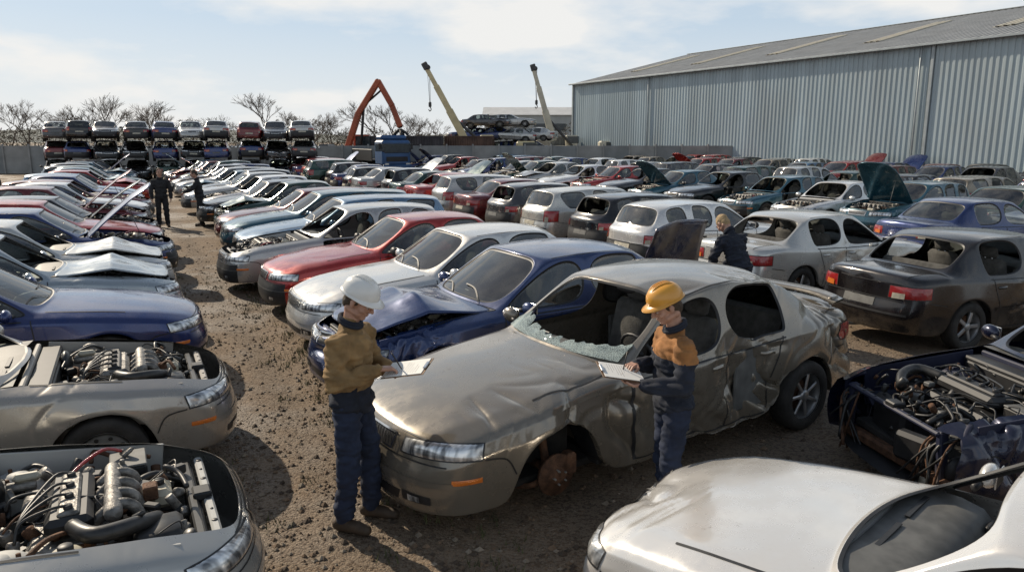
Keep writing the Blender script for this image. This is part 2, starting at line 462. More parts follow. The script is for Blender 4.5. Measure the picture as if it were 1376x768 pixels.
def seats(g,rx):
    for s in(1,-1):
        R=Matrix.Rotation(rad(-14),3,'Y')
        box(g,(-.05,.36*s,.48),(.52,.48,.16),SEAT,b=.05,smooth=True);box(g,(-.36,.36*s,.80),(.14,.46,.60),SEAT,R,b=.05,smooth=True)
        box(g,(-.44,.36*s,1.17),(.09,.24,.16),SEAT,R,b=.035,smooth=True)
        for k in(-.05,.05): cyl(g,(-.43,.36*s+k,1.0),(-.44,.36*s+k,1.12),.007,CHR,6)
    box(g,(-.95,0,.50),(.50,1.25,.16),SEAT,b=.05);box(g,(-1.2,0,.78),(.14,1.25,.55),SEAT,Matrix.Rotation(rad(-18),3,'Y'),b=.05)
    box(g,(-.25,0,.29),(2.5,1.5,.06),INT);box(g,(.1,0,.42),(1.1,.2,.22),INT,b=.03)
    vs=[];fs=[];pr=[(.86,.93),(.62,.925),(.50,.90),(.43,.83),(.46,.72),(.52,.62)]
    for (x,z) in pr:
        for k in range(9):
            y=-.70+.175*k;hp=.035*math.exp(-((y-.36)/.2)**2);vs.append((x-hp*(.5 if z>.8 else 0),y,z+hp))
    for i in range(5):
        for k in range(8): fs.append((i*9+k,i*9+k+1,(i+1)*9+k+1,(i+1)*9+k))
    g.add(vs,fs,GREY,True)
    box(g,(.445,0,.78),(.04,.24,.2),TRIM,b=.01)
    for y in(-.6,-.08,.08,.6): box(g,(.435,y,.855),(.03,.11,.05),TRIM,b=.01)
    for y in(-.4,0,.4): box(g,(.76,y,.937),(.03,.30,.008),TRIM,b=.002)
    pts=[V((.24+.06*math.sin(a),.36+.185*math.cos(a),.86+.175*math.sin(a))) for a in [k*math.pi/10 for k in range(21)]]
    tube(g,pts,.014,TRIM,8,False);box(g,(.25,.36,.85),(.05,.13,.10),TRIM,b=.02);tube(g,[(.25,.36,.85),(.5,.36,.75)],.03,TRIM,8)
    box(g,(.24,.36,.85),(.02,.34,.04),TRIM,b=.008)
    for s in(1,-1): box(g,(-.85,.765*s,.60),(.8,.03,.52),GREY,b=.01)
    box(g,(.9,0,.6),(.04,1.3,.62),INNER);ell(g,(.05,0,1.31),(.02,.11,.03),TRIM)
def engine(g,seed,strip_=False):
    r=random.Random(seed);EA=TRIM if strip_ else ALU
    for s in(1,-1):
        box(g,(1.46,.678*s,.68),(1.02,.02,.33),INNER,Matrix.Rotation(rad(7.4),3,'Y'),.004)
        box(g,(1.46,.62*s,.52),(1.0,.16,.03),INNER,Matrix.Rotation(rad(35*s),3,'X'),.004)
        lathe(g,[(.17,.40),(.15,.76),(.125,.79),(.06,.795),(.055,.81),(.02,.82)],(1.22,.50*s,0),(0,0,1),22,INNER)
        for k in range(3):
            t=k*2.1;cyl(g,(1.22+.09*math.cos(t),.50*s+.09*math.sin(t),.79),(1.22+.09*math.cos(t),.50*s+.09*math.sin(t),.82),.012,RUST,6)
    box(g,(2.17,0,.68),(.05,1.12,.035),INNER,b=.012)
    for k in range(8): cyl(g,(2.17,-.49+.14*k,.69),(2.17,-.49+.14*k,.702),.016 if k%2 else .009,TRIM,8)
    box(g,(2.14,0,.705),(.10,.12,.05),TRIM,b=.01)
    if not strip_:
        box(g,(2.10,0,.50),(.06,.95,.36),TRIM);box(g,(2.09,0,.69),(.05,.98,.03),HOSE,b=.01)
        for k in range(14): box(g,(2.14,-.45+.07*k,.5),(.01,.004,.34),ALU)
    else:
        for s in(1,-1):
            box(g,(2.14,.56*s,.50),(.07,.06,.40),INNER,Matrix.Rotation(rad(6*s),3,'X'),.012);tube(g,[(2.0,.62*s,.76),(2.10,.70*s,.68),(2.06,.74*s,.5),(1.95,.72*s,.34)],.022,INNER,7)
            for k in range(9): tube(g,[(2.05,.5*s+r.uniform(-.1,.1),.66),(2.2,.55*s+r.uniform(-.15,.15),.55),(2.22+r.uniform(-.08,.08),.5*s+r.uniform(-.2,.2),r.uniform(.08,.4))],r.choice([.006,.009,.014]),r.choice([HOSE,TRIM,RUST]),5)
        box(g,(2.12,.02,.30),(.10,1.35,.09),RUST,Matrix.Rotation(rad(3),3,'X'),.02);box(g,(2.16,.3,.47),(.12,.3,.22),TRIM,Matrix.Rotation(rad(20),3,'Z'),.03);cyl(g,(2.12,.42,.30),(2.13,.46,.12),.07,WHT,12,.06)
        box(g,(2.0,-.2,.50),(.12,.5,.3),TRIM,Matrix.Rotation(rad(-9),3,'Z'),.03);ell(g,(2.05,.62,.42),(.10,.06,.12),TRIM)
    box(g,(1.0,0,.85),(.16,1.3,.05),TRIM,b=.015);box(g,(1.5,0,.36),(1.2,1.1,.06),INT);box(g,(1.06,0,.72),(.06,1.25,.25),TRIM,b=.02)
    dz=.04
    box(g,(1.50,.02,.53),(.40,.70,.36),EA,b=.03);box(g,(1.50,.02,.745+dz),(.22,.60,.10),TRIM if seed%2 else EA,b=.03)
    box(g,(1.50,.02,.80+dz),(.10,.52,.03),ALU if seed%2 else TRIM,b=.012)
    for k in range(4):
        y=-.19+.14*k
        if not strip_: tube(g,[(1.58,y,.72),(1.70,y,.82),(1.80,y,.79),(1.84,y,.62)],.03,ALU,10)
        cyl(g,(1.50,y,.80+dz),(1.50,y,.835+dz),.022,TRIM,10)
        tube(g,[(1.50,y,.83+dz),(1.42,y-.03,.88),(1.30,-.25+.03*k,.85),(1.27,-.3,.77)],.008,HOSE,6)
        tube(g,[(1.42,y,.68),(1.34,y,.64),(1.30,y*.6,.50),(1.28,0,.38)],.026,RUST,8)
    if not strip_: capsule(g,(1.70,-.28,.82),.045,(1.70,.30,.82),.042,ALU)
    for k,(x,z,q) in enumerate([(1.55,.66,.085),(1.42,.54,.07),(1.66,.50,.06),(1.52,.44,.09)]):
        cyl(g,(x,-.38,z),(x,-.42,z),q,RUST,22);cyl(g,(x,-.42,z),(x,-.435,z),q*.4,ALU,14)
    cyl(g,(1.33,.1,.74),(1.33,.24,.74),.07,EA,18);cyl(g,(1.72,.36,.60),(1.72,.50,.60),.08,EA,18)
    bx=1.75 if seed%2 else 1.40
    box(g,(bx+.03,.48,.69),(.20,.26,.20),TRIM,b=.012);box(g,(bx+.03,.48,.795),(.20,.26,.015),GREY,b=.006)
    for k in(-.08,.08): cyl(g,(bx,.48+k,.80),(bx,.48+k,.83),.014,ALU,8);
    tube(g,[(bx,.54,.83),(bx-.1,.5,.87),(bx-.25,.3,.84),(bx-.3,.1,.8)],.011,RED if seed%2 else HOSE,6)
    if not strip_:
        box(g,(1.90,-.40,.70),(.24,.26,.14),HOSE,b=.03,smooth=True);cyl(g,(1.50,-.54,.62),(1.50,-.54,.80),.07,WHT,16);cyl(g,(1.50,-.54,.80),(1.50,-.54,.83),.035,TRIM,12)
        box(g,(1.93,.12,.70),(.12,.22,.11),WHT,b=.03);cyl(g,(1.93,.12,.75),(1.93,.12,.785),.028,TRIM,12)
    ell(g,(1.12,.34,.78),(.05,.13,.11),HOSE);cyl(g,(1.18,.34,.80),(1.32,.34,.80),.03,ALU,12);box(g,(1.28,.34,.85),(.14,.06,.05),WHT,b=.02)
    tube(g,[(1.90,-.28,.74),(1.80,-.42,.80),(1.62,-.48,.82),(1.52,-.30,.80)],.042,HOSE,12)
    tube(g,[(2.08,.30,.66),(1.92,.30,.74),(1.78,.24,.72),(1.66,.30,.64)],.024,HOSE,10);tube(g,[(2.08,-.1,.45),(1.9,-.15,.55),(1.7,-.2,.5)],.024,HOSE,10)
    for k in range(60):
        p=V((r.uniform(1.05,2.0),r.uniform(-.61,.61),r.uniform(.66,.82)));q=p+V((r.uniform(-.35,.35),r.uniform(-.35,.35),r.uniform(-.14,.04)))
        q.x=min(max(q.x,1.05),2.06);q.y=min(max(q.y,-.62),.62)
        tube(g,[p,p.lerp(q,.35)+V((r.uniform(-.06,.06),r.uniform(-.06,.06),.05)),p.lerp(q,.7)+V((0,r.uniform(-.08,.08),.02)),q],r.choice([.004,.006,.009,.014]),r.choice([HOSE,HOSE,HOSE,TRIM,EA,RUST]),5)
    for k in range(120):
        p=(r.uniform(1.1,2.05),r.uniform(-.62,.62),r.uniform(.55,.77))
        if r.random()<.5: box(g,p,(r.uniform(.03,.11),r.uniform(.03,.1),r.uniform(.03,.08)),r.choice([TRIM,EA,RUST,GREY,HOSE,TRIM]),Matrix.Rotation(r.random()*3,3,'Z'),.008)
        else: cyl(g,p,(p[0]+r.uniform(-.05,.05),p[1]+r.uniform(-.05,.05),p[2]+r.uniform(.02,.07)),r.uniform(.012,.035),r.choice([TRIM,ALU,RUST,HOSE,EA]),10)
def make_car(kind,opt):
    rm=list(opt.get('rm',()))
    hood=opt.get('hood','closed');trunk=opt.get('trunk','closed')
    if hood!='closed': rm.append('hood')
    if trunk!='closed': rm.append('trunk')
    opt=dict(opt,rm=rm)
    g,ex,(rx,tail,EY,EZ)=build_body(kind,opt)
    bvh=BVHTree.FromPolygons(g.v,g.f)
    nofront='front1' in rm
    L=.011
    for s in(1,-1):
        S=lambda pts:[(p[0],p[1]*s,p[2]) for p in pts]
        D=(0,s,0);dk=('door'+('L' if s>0 else 'R')) in rm
        if not dk:
            strip(g,bvh,S([(.74,.9,.88),(.76,.9,.6),(.72,.9,.27)]),D,opt.get('gap',L),.0015,TRIM)
            strip(g,bvh,S([(-.30,.9,.90),(-.30,.9,.6),(-.30,.9,.27)]),D,L,.0015,TRIM)
            strip(g,bvh,S([(.66,.9,.905),(0,.9,.918),(-1.0,.9,.94)]),(0,s,.6),.014,.003,TRIM)
        strip(g,bvh,S([(rx+.36,.9,.92),(rx+.42,.9,.74),(rx+.50,.9,.5),(rx+.46,.9,.27)]),D,L,.0015,TRIM)
        strip(g,bvh,S([(.72,.9,.275),(0,.9,.27),(rx+.46,.9,.275)]),D,L,.0015,TRIM)
        if not opt.get('dmg'): strip(g,bvh,S([(.98,.9,.52),(-.3,.9,.52),(rx+.42,.9,.52)]),D,.038,.008,opt.get('mould',PAINT))
        strip(g,bvh,S([(.05,.60,1.6),(-.4,.615,1.6),(-.95 if kind=='sedan' else tail+.45,.60,1.6)]),(0,0,1),.012,.003,TRIM)
        for x in(-.16,rx+.52):
            if dk and x>-.3: continue
            patch(g,bvh,S([(x-.08,.9,.78),(x+.08,.9,.78),(x+.08,.9,.815),(x-.08,.9,.815)]),D,6,3,.003,opt.get('mould',PAINT),.022)
        strip(g,bvh,S([(.86,.70,1.2),(1.4,.69,1.2),(1.95,.65,1.2),(2.17,.58,1.2)]),(0,0,1),.014,.0015,TRIM)
        strip(g,bvh,S([(2.0,.85,.60),(1.85,.88,.57),(1.78,.9,.45)]),(.15,s,0),L,.0015,TRIM)
        strip(g,bvh,S([(tail+.15,.85,.66),(rx-.42,.88,.62)]),(-.1,s,0),L,.0015,TRIM)
        if not nofront:
            q=S([(2.36,.36,.592),(2.04,.84,.605),(1.98,.79,.70),(2.31,.36,.685)])
            patch(g,bvh,q,(1,.8*s,.1),14,6,.004,HEADL,.012)
            strip(g,bvh,q+[q[0]],(1,.8*s,.1),.012,.005,TRIM,False)
            patch(g,bvh,S([(2.2,.74,.455),(2.04,.86,.455),(2.04,.86,.49),(2.2,.74,.49)]),(.5,s,0),5,2,.005,ORG,.006)
            patch(g,bvh,S([(2.4,.42,.29),(2.3,.64,.30),(2.3,.64,.355),(2.4,.42,.36)]),(1,.3*s,0),6,3,.004,TRIM)
            patch(g,bvh,S([(2.4,.48,.30),(2.35,.57,.305),(2.35,.57,.345),(2.4,.48,.345)]),(1,.3*s,0),4,3,.009,HEADL)
        z0,z1=(.70,.86) if kind!='estate' else (.66,.93)
        q=S([(tail-.10,.40 if kind=='sedan' else .56,z0),(tail+.14,.84,z0+.01),(tail+.14,.84,z1),(tail-.08,.40 if kind=='sedan' else .56,z1)])
        patch(g,bvh,q,(-1,.8*s,0),12,5,.004,RED,.01);strip(g,bvh,q+[q[0]],(-1,.8*s,0),.012,.005,TRIM,False)
        patch(g,bvh,[V(q[0]).lerp(V(q[1]),.1),V(q[0]).lerp(V(q[1]),.4),V(q[3]).lerp(V(q[2]),.4).lerp(V(q[0]).lerp(V(q[1]),.4),.55),V(q[3]).lerp(V(q[2]),.1).lerp(V(q[0]).lerp(V(q[1]),.1),.55)],(-1,.8*s,0),5,3,.017,ORG if s>0 else WHT)
        if s not in opt.get('nomirror',()) and not dk:
            ell(g,(.56,.99*s,.975),(.055,.10,.068),opt.get('mould',PAINT));box(g,(.51,.995*s,.975),(.012,.15,.10),CHR,b=.02);tube(g,[(.60,.84*s,.94),(.58,.94*s,.955)],.022,TRIM,8)
    strip(g,bvh,[(2.35,-.55,.72),(2.38,0,.722),(2.35,.55,.72)],(1,0,.2),.010,.0015,TRIM)
    strip(g,bvh,[(2.17,-.58,1.2),(2.29,-.28,1.2),(2.31,0,1.2),(2.29,.28,1.2),(2.17,.58,1.2)],(0,0,1),.012,.0015,TRIM)
    if not nofront:
        gz0,gz1,gw=.585,.685,.29
        patch(g,bvh,[(2.4,-gw+.03,gz0),(2.4,gw-.03,gz0),(2.4,gw,gz1),(2.4,-gw,gz1)],(1,0,0),10,4,.003,TRIM)
        if opt.get('grille',0)==0:
            for k in range(15): y=-gw+.035+(2*gw-.07)*k/14;strip(g,bvh,[(2.4,y,gz0+.008),(2.4,y,gz1-.006)],(1,0,0),.006,.010,CHR,False)
        else:
            for k in range(3): z=gz0+.025+.028*k;strip(g,bvh,[(2.4,-gw+.01,z),(2.4,gw-.01,z)],(1,0,0),.009,.010,opt['grille'],False)
        strip(g,bvh,[(2.4,-gw+.03,gz0),(2.4,gw-.03,gz0),(2.4,gw,gz1),(2.4,-gw,gz1),(2.4,-gw+.03,gz0)],(1,0,0),.014,.012,CHR,False)
        patch(g,bvh,[(2.4,-.36,.27),(2.4,.36,.27),(2.4,.40,.345),(2.4,-.40,.345)],(1,0,0),12,3,.003,TRIM)
        strip(g,bvh,[(2.3,-.72,.565),(2.42,-.35,.562),(2.43,0,.562),(2.42,.35,.562),(2.3,.72,.565)],(1,0,0),.009,.0015,TRIM)
        strip(g,bvh,[(2.2,-.80,.45),(2.42,-.40,.44),(2.45,0,.44),(2.42,.40,.44),(2.2,.80,.45)],(1,0,0),.035 if not opt.get('bump') else .01,.006,opt.get('mould',PAINT) if not opt.get('bump') else GREY)
        if opt.get('plate'): patch(g,bvh,[(2.4,-.24,.40),(2.4,.24,.40),(2.4,.24,.50),(2.4,-.24,.50)],(1,0,0),4,2,.012,WHT)
    patch(g,bvh,[(tail-.2,.25,.56),(tail-.2,-.25,.56),(tail-.2,-.25,.66),(tail-.2,.25,.66)],(-1,0,0),4,2,.007,opt.get('rplate',GREY))
    strip(g,bvh,[(tail-.1,-.62,.675),(tail-.2,0,.68),(tail-.1,.62,.675)],(-1,0,0),.014,.0015,TRIM)
    strip(g,bvh,[(tail-.1,-.70,.50),(tail-.2,0,.50),(tail-.1,.70,.50)],(-1,0,0),.03,.005,TRIM)
    if kind=='sedan' and trunk=='closed':
        for s in(1,-1): strip(g,bvh,[(-1.80,.64*s,1.2),(-2.2,.60*s,1.2)],(0,0,1),.011,.0015,TRIM)
        strip(g,bvh,[(tail-.1,-.38,.88),(tail-.2,0,.885),(tail-.1,.38,.88)],(-1,0,.2),.010,.0015,TRIM)
    if 'ws' not in rm:
        for y0 in(.45,-.12): strip(g,bvh,[(.86,y0,1.0),(.74,y0-.25,1.05),(.72,y0-.48,1.06)],(.6,0,1),.016,.012,TRIM)
    if opt.get('spoiler'):
        vs=[];fs=[]
        for k in range(13):
            u=k/12*2-1;y=.64*u;zz=1.065-.045*abs(u)**4;xx=-2.11+.07*u*u
            for (a,b_) in((.07,0),(-.02,.018),(-.10,.028),(-.11,.012),(-.02,-.004)): vs.append((xx+a,y,zz+b_))
        for k in range(12):
            for q in range(5): fs.append((k*5+q,k*5+(q+1)%5,(k+1)*5+(q+1)%5,(k+1)*5+q))
        g.add(vs,fs,PAINT,True)
        for s in(1,-1): box(g,(-2.08,.58*s,1.03),(.12,.04,.08),PAINT,b=.012)
    ws=opt.get('wheels',[6,6,6,6]);k=0
    for x in(FX,rx):
        for s in(1,-1):
            if ws[k] is not None: wheel(g,(x,.775*s,.315),s,ws[k])
            k+=1
            box(g,(x,.52*s,.50),(.60,.03,.36),INT)
    box(g,((2.1+tail)/2,0,.26),(2.1-tail-.2,1.3,.05),INT)
    seats(g,rx)
    if kind=='sedan': box(g,(-1.5,0,.92),(.4,1.15,.03),INT)
    if hood!='closed' or nofront or opt.get('eng'): engine(g,opt.get('seed',1),opt.get('strip',False))
    if 'hood' in ex:
        M=Matrix.Translation((.93,0,.99))@Matrix.Rotation(-rad(opt.get('ang',52)),4,'Y')@Matrix.Translation((-.93,0,-.985))
        g.merge(ex['hood'],M)
        if opt.get('ang',52)>30: tube(g,[(1.8,.55,.8),(1.55,.5,1.5)],.007,GREY,6)
    if 'trunk' in ex:
        pv=V((-1.72,0,1.03));M=Matrix.Translation(pv)@Matrix.Rotation(rad(60),4,'Y')@Matrix.Translation(-pv);g.merge(ex['trunk'],M)
    if opt.get('shards'):
        vs=[];fs=[];nu,nv=48,12
        for i in range(nu+1):
            for j in range(nv+1):
                u=i/nu*2-1;h=(.10+.22*abs(noise.noise(V((u*3.2,3,0))))+.14*noise.noise(V((u*9,1,0)))+.30*max(0,abs(u)-.45))*(j/nv);h=max(h,.02*j/nv)
                base=V((.885-.12*u*u,u*.69,.980));top=V((.22-.08*u*u,u*.60,1.38))
                p=base.lerp(top,h)+V(noise.noise_vector(V((u*5,h*9,1))))*.03*(j/nv);p.z-=.08*j/nv*h;vs.append(p)
        for i in range(nu):
            for j in range(nv): fs.append((i*(nv+1)+j,(i+1)*(nv+1)+j,(i+1)*(nv+1)+j+1,i*(nv+1)+j+1))
        g.add(vs,fs,CRACK,True)
        r=random.Random(2)
        for k in range(160):
            p=V((r.gauss(1.05,.14),r.uniform(-.6,.6),0));h=cast(bvh,V((p.x,p.y,1.0)),V((0,0,1)))
            if h:
                c=h[0]+V((0,0,.004));a=r.random()*6;q=.006;g.add([c,c+V((q*math.cos(a),q*math.sin(a),.004)),c+V((q*math.cos(a+1.3),q*math.sin(a+1.3),.001))],[(0,1,2)],CRACK,False)
    return g.mesh(opt.get('name','car_'+kind),CM)
def rd(seed,amp=.04,n=4):
    r=random.Random(seed);return [((r.uniform(-2,2.3),r.choice([-.85,.85,.3,-.3]),r.uniform(.4,.9)),r.uniform(.4,.7),(0,0,-amp*.4),amp) for _ in range(n)]
frontcrash=[((2.3,.3,.6),.9,(-.14,-.03,-.03),.10)]
PR={}
def proto(k,kind,**o): PR[k]=make_car(kind,dict(o,name='car_body_'+k))
proto('hero','sedan',lvl=4,rm=['ws','fsL','rsL','fsR'],shards=True,nomirror=(1,),spoiler=True,dmg=1,gap=.03,wheels=['hub',7,7,7],
  dents=[((1.0,.88,.60),.50,(0,-.06,0),.11),((.15,.88,.50),.52,(0,-.05,0),.085),((-.55,.88,.58),.55,(0,-.07,0),.11),((-1.05,.88,.55),.40,(0,-.03,0),.06),((-1.60,.86,.80),.42,(0,-.02,-.01),.07),((-2.1,.7,.75),.5,(.03,-.06,-.03),.09),
         ((1.75,.66,.80),.34,(0,0,-.010),.03),((1.3,.45,.88),.45,(0,0,.0),.012),((.05,.60,1.38),.35,(0,-.01,-.03),.03),((-.9,.5,1.4),.4,(0,0,-.03),.02)])
proto('sed','sedan',lvl=3,plate=False,dents=rd(1,.015),wheels=[6,6,'steel',6])
proto('sedcr','sedan',lvl=3,hood='open',ang=4,bend=.15,seed=8,dents=[((2.2,.2,.6),.8,(-.14,0,-.02),.13),((1.7,.75,.7),.5,(0,-.03,0),.08)],wheels=[5,5,5,5],grille=TRIM)
proto('sed2','sedan',grille=PAINT,dents=rd(2,.03,4),mould=TRIM,rplate=WHT,wheels=['steel']*4,bump=1)
proto('nodoor','sedan',grille=TRIM,rm=['doorL','doorR','fsL','fsR','ws'],dents=rd(21,.05,4),mould=TRIM,wheels=['steel',5,5,'steel'])
proto('crash','sedan',rm=['ws'],hood='open',ang=3,bend=.12,seed=9,dents=frontcrash+rd(3),wheels=['steel']*4,grille=TRIM)
proto('sedno','sedan',lvl=3,hood='none',seed=1,dents=rd(4,.02),wheels=[5,5,5,5],grille=TRIM)
proto('sedno2','sedan',lvl=3,hood='none',seed=2,dents=rd(5,.02),wheels=['steel']*4,rm=['ws'],grille=CHR)
proto('sedop','sedan',hood='open',seed=3,dents=rd(6),wheels=['steel']*4,ang=48,mould=TRIM,bump=1)
proto('stripped','sedan',lvl=3,hood='none',seed=4,strip=True,rm=['front0','front1','front2','front3','front4','ws','fsL','rsL'],dents=[((1.9,.7,.6),.6,(-.05,-.04,0),.10)],wheels=['hub',5,5,5])
proto('fg','sedan',lvl=3,rm=['ws','fsL','fsR','rsL'],dents=[((2.25,.3,.6),.6,(-.05,0,-.02),.06)],wheels=['steel']*4,grille=TRIM)
proto('tail','sedan',lvl=3,rm=['bl','rsR','rsL','fsR'],dents=rd(8,.04),wheels=[5,5,5,5],rplate=GREY)
proto('hat','hatch',plate=True,dents=rd(9),wheels=['steel']*4,rplate=WHT,grille=TRIM,bump=1,mould=TRIM)
proto('hatno','hatch',hood='none',seed=5,dents=rd(10),rm=['ws','doorL','fsL'],wheels=['steel']*4,bump=1)
proto('hatop','hatch',hood='open',seed=6,dents=rd(12),wheels=['steel']*4,ang=55)
proto('hatbl','hatch',rm=['bl'],dents=rd(13,.05),wheels=['steel']*4,bump=1)
proto('est','estate',dents=rd(14),wheels=[6,6,6,6],rplate=WHT,grille=PAINT)
proto('estop','estate',hood='open',seed=7,dents=rd(15),wheels=['steel']*4,ang=44,mould=TRIM)
A=V((-.454,.891,0));B=V((.891,.454,0))
def PQ(p,q): return A*p+B*q
SIL=(.40,.40,.39);WH=(.68,.67,.65);BLU=(.010,.028,.12);RD=(.34,.016,.013);BK=(.010,.010,.012);GRN=(.008,.045,.034);LB=(.11,.20,.31);TEAL=(.02,.09,.13);GLD=(.26,.215,.155);DKR=(.13,.009,.013);GR=(.06,.06,.065)
PAL=[SIL,SIL,WH,WH,BLU,BLU,BLU,RD,RD,BK,BK,BK,GRN,LB,TEAL,DKR,DKR,GR,GLD]
def car(k,x,y,h,col,z=0,sc_=1.0,rx=0,ry=0,sz=None,sx=None):
    o=obj('scrap_car',PR[k],(x,y,z),(rad(rx),rad(ry),rad(h)),color=col);o.scale=(sx or sc_,sc_,sz or sc_);return o
car('hero',1.08,6.58,214.5,(.215,.188,.150),sc_=1.06,z=-.02,ry=.8)
def carpq(k,p,q,h,col,**kw): w=PQ(p,q);return car(k,w.x,w.y,h,col,**kw)
carpq('sedcr',7.5,4.0,210,(.014,.035,.12),sc_=1.03)
carpq('sed',9.75,4.15,209,(.64,.63,.60),sc_=1.01)
carpq('sed2',12.0,4.1,208,RD)
carpq('hatno',14.2,3.7,208,SIL);carpq('est',16.3,4.2,207,LB);carpq('est',18.5,4.2,206,TEAL)
carpq('sedno',4.3,-1.93,28,(.42,.42,.40));carpq('sedno2',6.95,-1.75,27,(.36,.335,.30))
carpq('sed',9.6,-1.75,26,(.010,.028,.13));carpq('crash',11.9,-1.8,27,(.34,.38,.40));carpq('crash',14.0,-1.8,26,(.5,.5,.48))
carpq('sedop',16.2,-1.7,27,BLU);carpq('est',18.3,-1.8,27,RD)
car('fg',2.20,2.69,134,(.70,.68,.65),sc_=.96,sx=.86);car('stripped',5.1,5.75,187,(.007,.011,.036),z=-.03)
car('tail',6.8,10.55,21,(.011,.009,.010));car('tail',5.5,13.3,28,(.52,.51,.48))
carpq('hat',12.1,10.6,27,WH);carpq('hatbl',14.3,11.0,27,BK);carpq('est',16.6,11.3,27,(.55,.54,.5));carpq('hatbl',18.9,11,27,GR);carpq('sed2',21.2,11.3,27,DKR)
car('crash',10.2,16.2,20,BLU)
keys_f=['sed2','sed2','est','hat','hat','sedop','hatop','estop','hatno','nodoor','crash','crash','est','sedcr']
keys_b=['sed2','hat','est','hatbl','hat','tail','sedop','est','nodoor']
def column(p0,p1,q,h,keys,step=2.25,ymax=54):
    p=p0
    while p<p1:
        w=PQ(p+RND.uniform(-.12,.12),q+RND.uniform(-.3,.3))
        if w.y<ymax and -.78<w.x/max(w.y,.1)<.9:
            car(RND.choice(keys),w.x,w.y,h+RND.uniform(-3.5,3.5),RND.choice(PAL),z=-RND.choice([0,.02,.06]),ry=RND.uniform(-.8,.8),rx=RND.uniform(-.6,.6),sc_=RND.uniform(.96,1.03),sx=RND.uniform(.9,1.03),sz=RND.uniform(.97,1.06))
        p+=step*RND.uniform(.97,1.08)
column(20.7,54,4.2,207,keys_f,ymax=48);column(20.5,52,-1.8,27,keys_f,ymax=46)
column(15,50,-8.3,27,keys_f+keys_b,2.4,46);column(20,50,-14.8,207,keys_b,2.5,46);column(24,46,-21.3,27,keys_b,2.6,46);column(30,44,-28,27,keys_b,2.6,46)
column(23.5,60,11.2,27,keys_b,ymax=56)
column(11.3,62,20.2,206,['sedno','hatno','sedop','sedno2','sed2','hatop','sedno','crash','nodoor'],2.5,60)
column(13,66,26.3,27,keys_b,2.5,66);column(17,68,33.5,207,keys_f,2.6,70);column(20,70,39,27,keys_b,2.7,70)
g=Geo();vs=[];fs=[]
for i in range(13):
    for j in range(15):
        u=i/12;v=j/14*2-1;vs.append((u*1.15-.05*v*v,v*(.70-.08*u),.06*(1-v*v)+.05*math.sin(u*2.6)+.03*noise.noise(V((u*4,v*4,0)))))
for i in range(12):
    for j in range(14): fs.append((i*15+j,(i+1)*15+j,(i+1)*15+j+1,i*15+j+1))
g.add(vs,fs,0);me=evalmods(g.mesh('bonnet',[CM[0]]),[('SOLIDIFY',dict(thickness=.02,offset=0))])
obj('loose_car_bonnet',me,(2.55,12.0,.30),(rad(8),rad(-72),rad(-60)),color=(.02,.035,.09))
# ---- stacks of scrap cars
for c in range(10):
    x=-30.3+c*1.84;y=50+RND.uniform(-.4,.4);fc=math.degrees(math.atan2(y,x))
    for l in range(3):
        car(RND.choice(['hat','sed2','est','hatbl','sed2','crash']),x+RND.uniform(-.1,.1),y+RND.uniform(-.3,.3),fc+RND.choice([0,180])+RND.uniform(-4,4),RND.choice([BK,BLU,GR,GRN,GR,SIL,DKR,GR,BK]) ,z=1.25*l,rx=RND.uniform(-2,2),ry=RND.uniform(-2,2),sc_=.9,sz=.88)
for c in range(4):
    for l in range(3+(c in(1,2))):
        car(RND.choice(['hat','sed2','est','crash']),-4.0+c*1.95+RND.uniform(-.3,.3),70+RND.uniform(-.8,.8),RND.uniform(-25,25)+(0 if l%2 else 180),RND.choice([BK,BLU,GR,SIL,WH]),z=1.2*l,rx=RND.uniform(-4,4),ry=RND.uniform(-4,4),sz=.85)
# ---------------------------------------------------------------- ground
def groundmat():
    m,nt,b,N,Lk=newmat('gravel_ground')
    n1=tex(N,Lk,.55,6,rough=.6).outputs[0];n2=tex(N,Lk,5.5,7,rough=.75).outputs[0]
    v=tex(N,Lk,48,kind='ShaderNodeTexVoronoi')
    c=ramp(N,Lk,n2,.3,.72,(.095,.060,.034,1),(.265,.182,.112,1))
    c=mixc(N,Lk,ramp(N,Lk,n1,.46,.58,(0,0,0,1),(.85,.85,.85,1)),c,(.062,.041,.025))
    tc=N('ShaderNodeTexCoord');mp=N('ShaderNodeMapping');mp.inputs['Rotation'].default_value=(0,0,rad(-27));Lk(tc.outputs['Object'],mp.inputs[0])
    s0=N('ShaderNodeSeparateXYZ');Lk(mp.outputs[0],s0.inputs[0])
    wob=mth(N,Lk,'ADD',s0.outputs[0],mth(N,Lk,'MULTIPLY',n1,.6));per=mth(N,Lk,'PINGPONG',wob,.75)
    rut=ramp(N,Lk,per,.06,.26,(.7,.7,.7,1),(0,0,0,1))
    c=mixc(N,Lk,rut,c,(.080,.054,.033))
    sx=N('ShaderNodeSeparateColor');Lk(v.outputs['Color'],sx.inputs[0])
    c=mixc(N,Lk,ramp(N,Lk,sx.outputs[0],.72,.95,(0,0,0,1),(.55,.55,.55,1)),c,(.29,.225,.16))
    Lk(c,b.inputs['Base Color']);Lk(ramp(N,Lk,n1,.46,.6,(.95,.95,.95,1),(.58,.58,.58,1)),b.inputs['Roughness'])
    h=mth(N,Lk,'ADD',mth(N,Lk,'MULTIPLY',v.outputs['Distance'],-.5),mth(N,Lk,'ADD',mth(N,Lk,'MULTIPLY',n1,4.0),mth(N,Lk,'MULTIPLY',n2,1.0)))
    bump(N,Lk,b,h,.8,.03);return m
g=Geo();g.add([(-700,-100,0),(700,-100,0),(700,1200,0),(-700,1200,0)],[(0,1,2,3)],0,False)
obj('ground',g.mesh('ground',[groundmat()]))
g=Geo();r=random.Random(3)
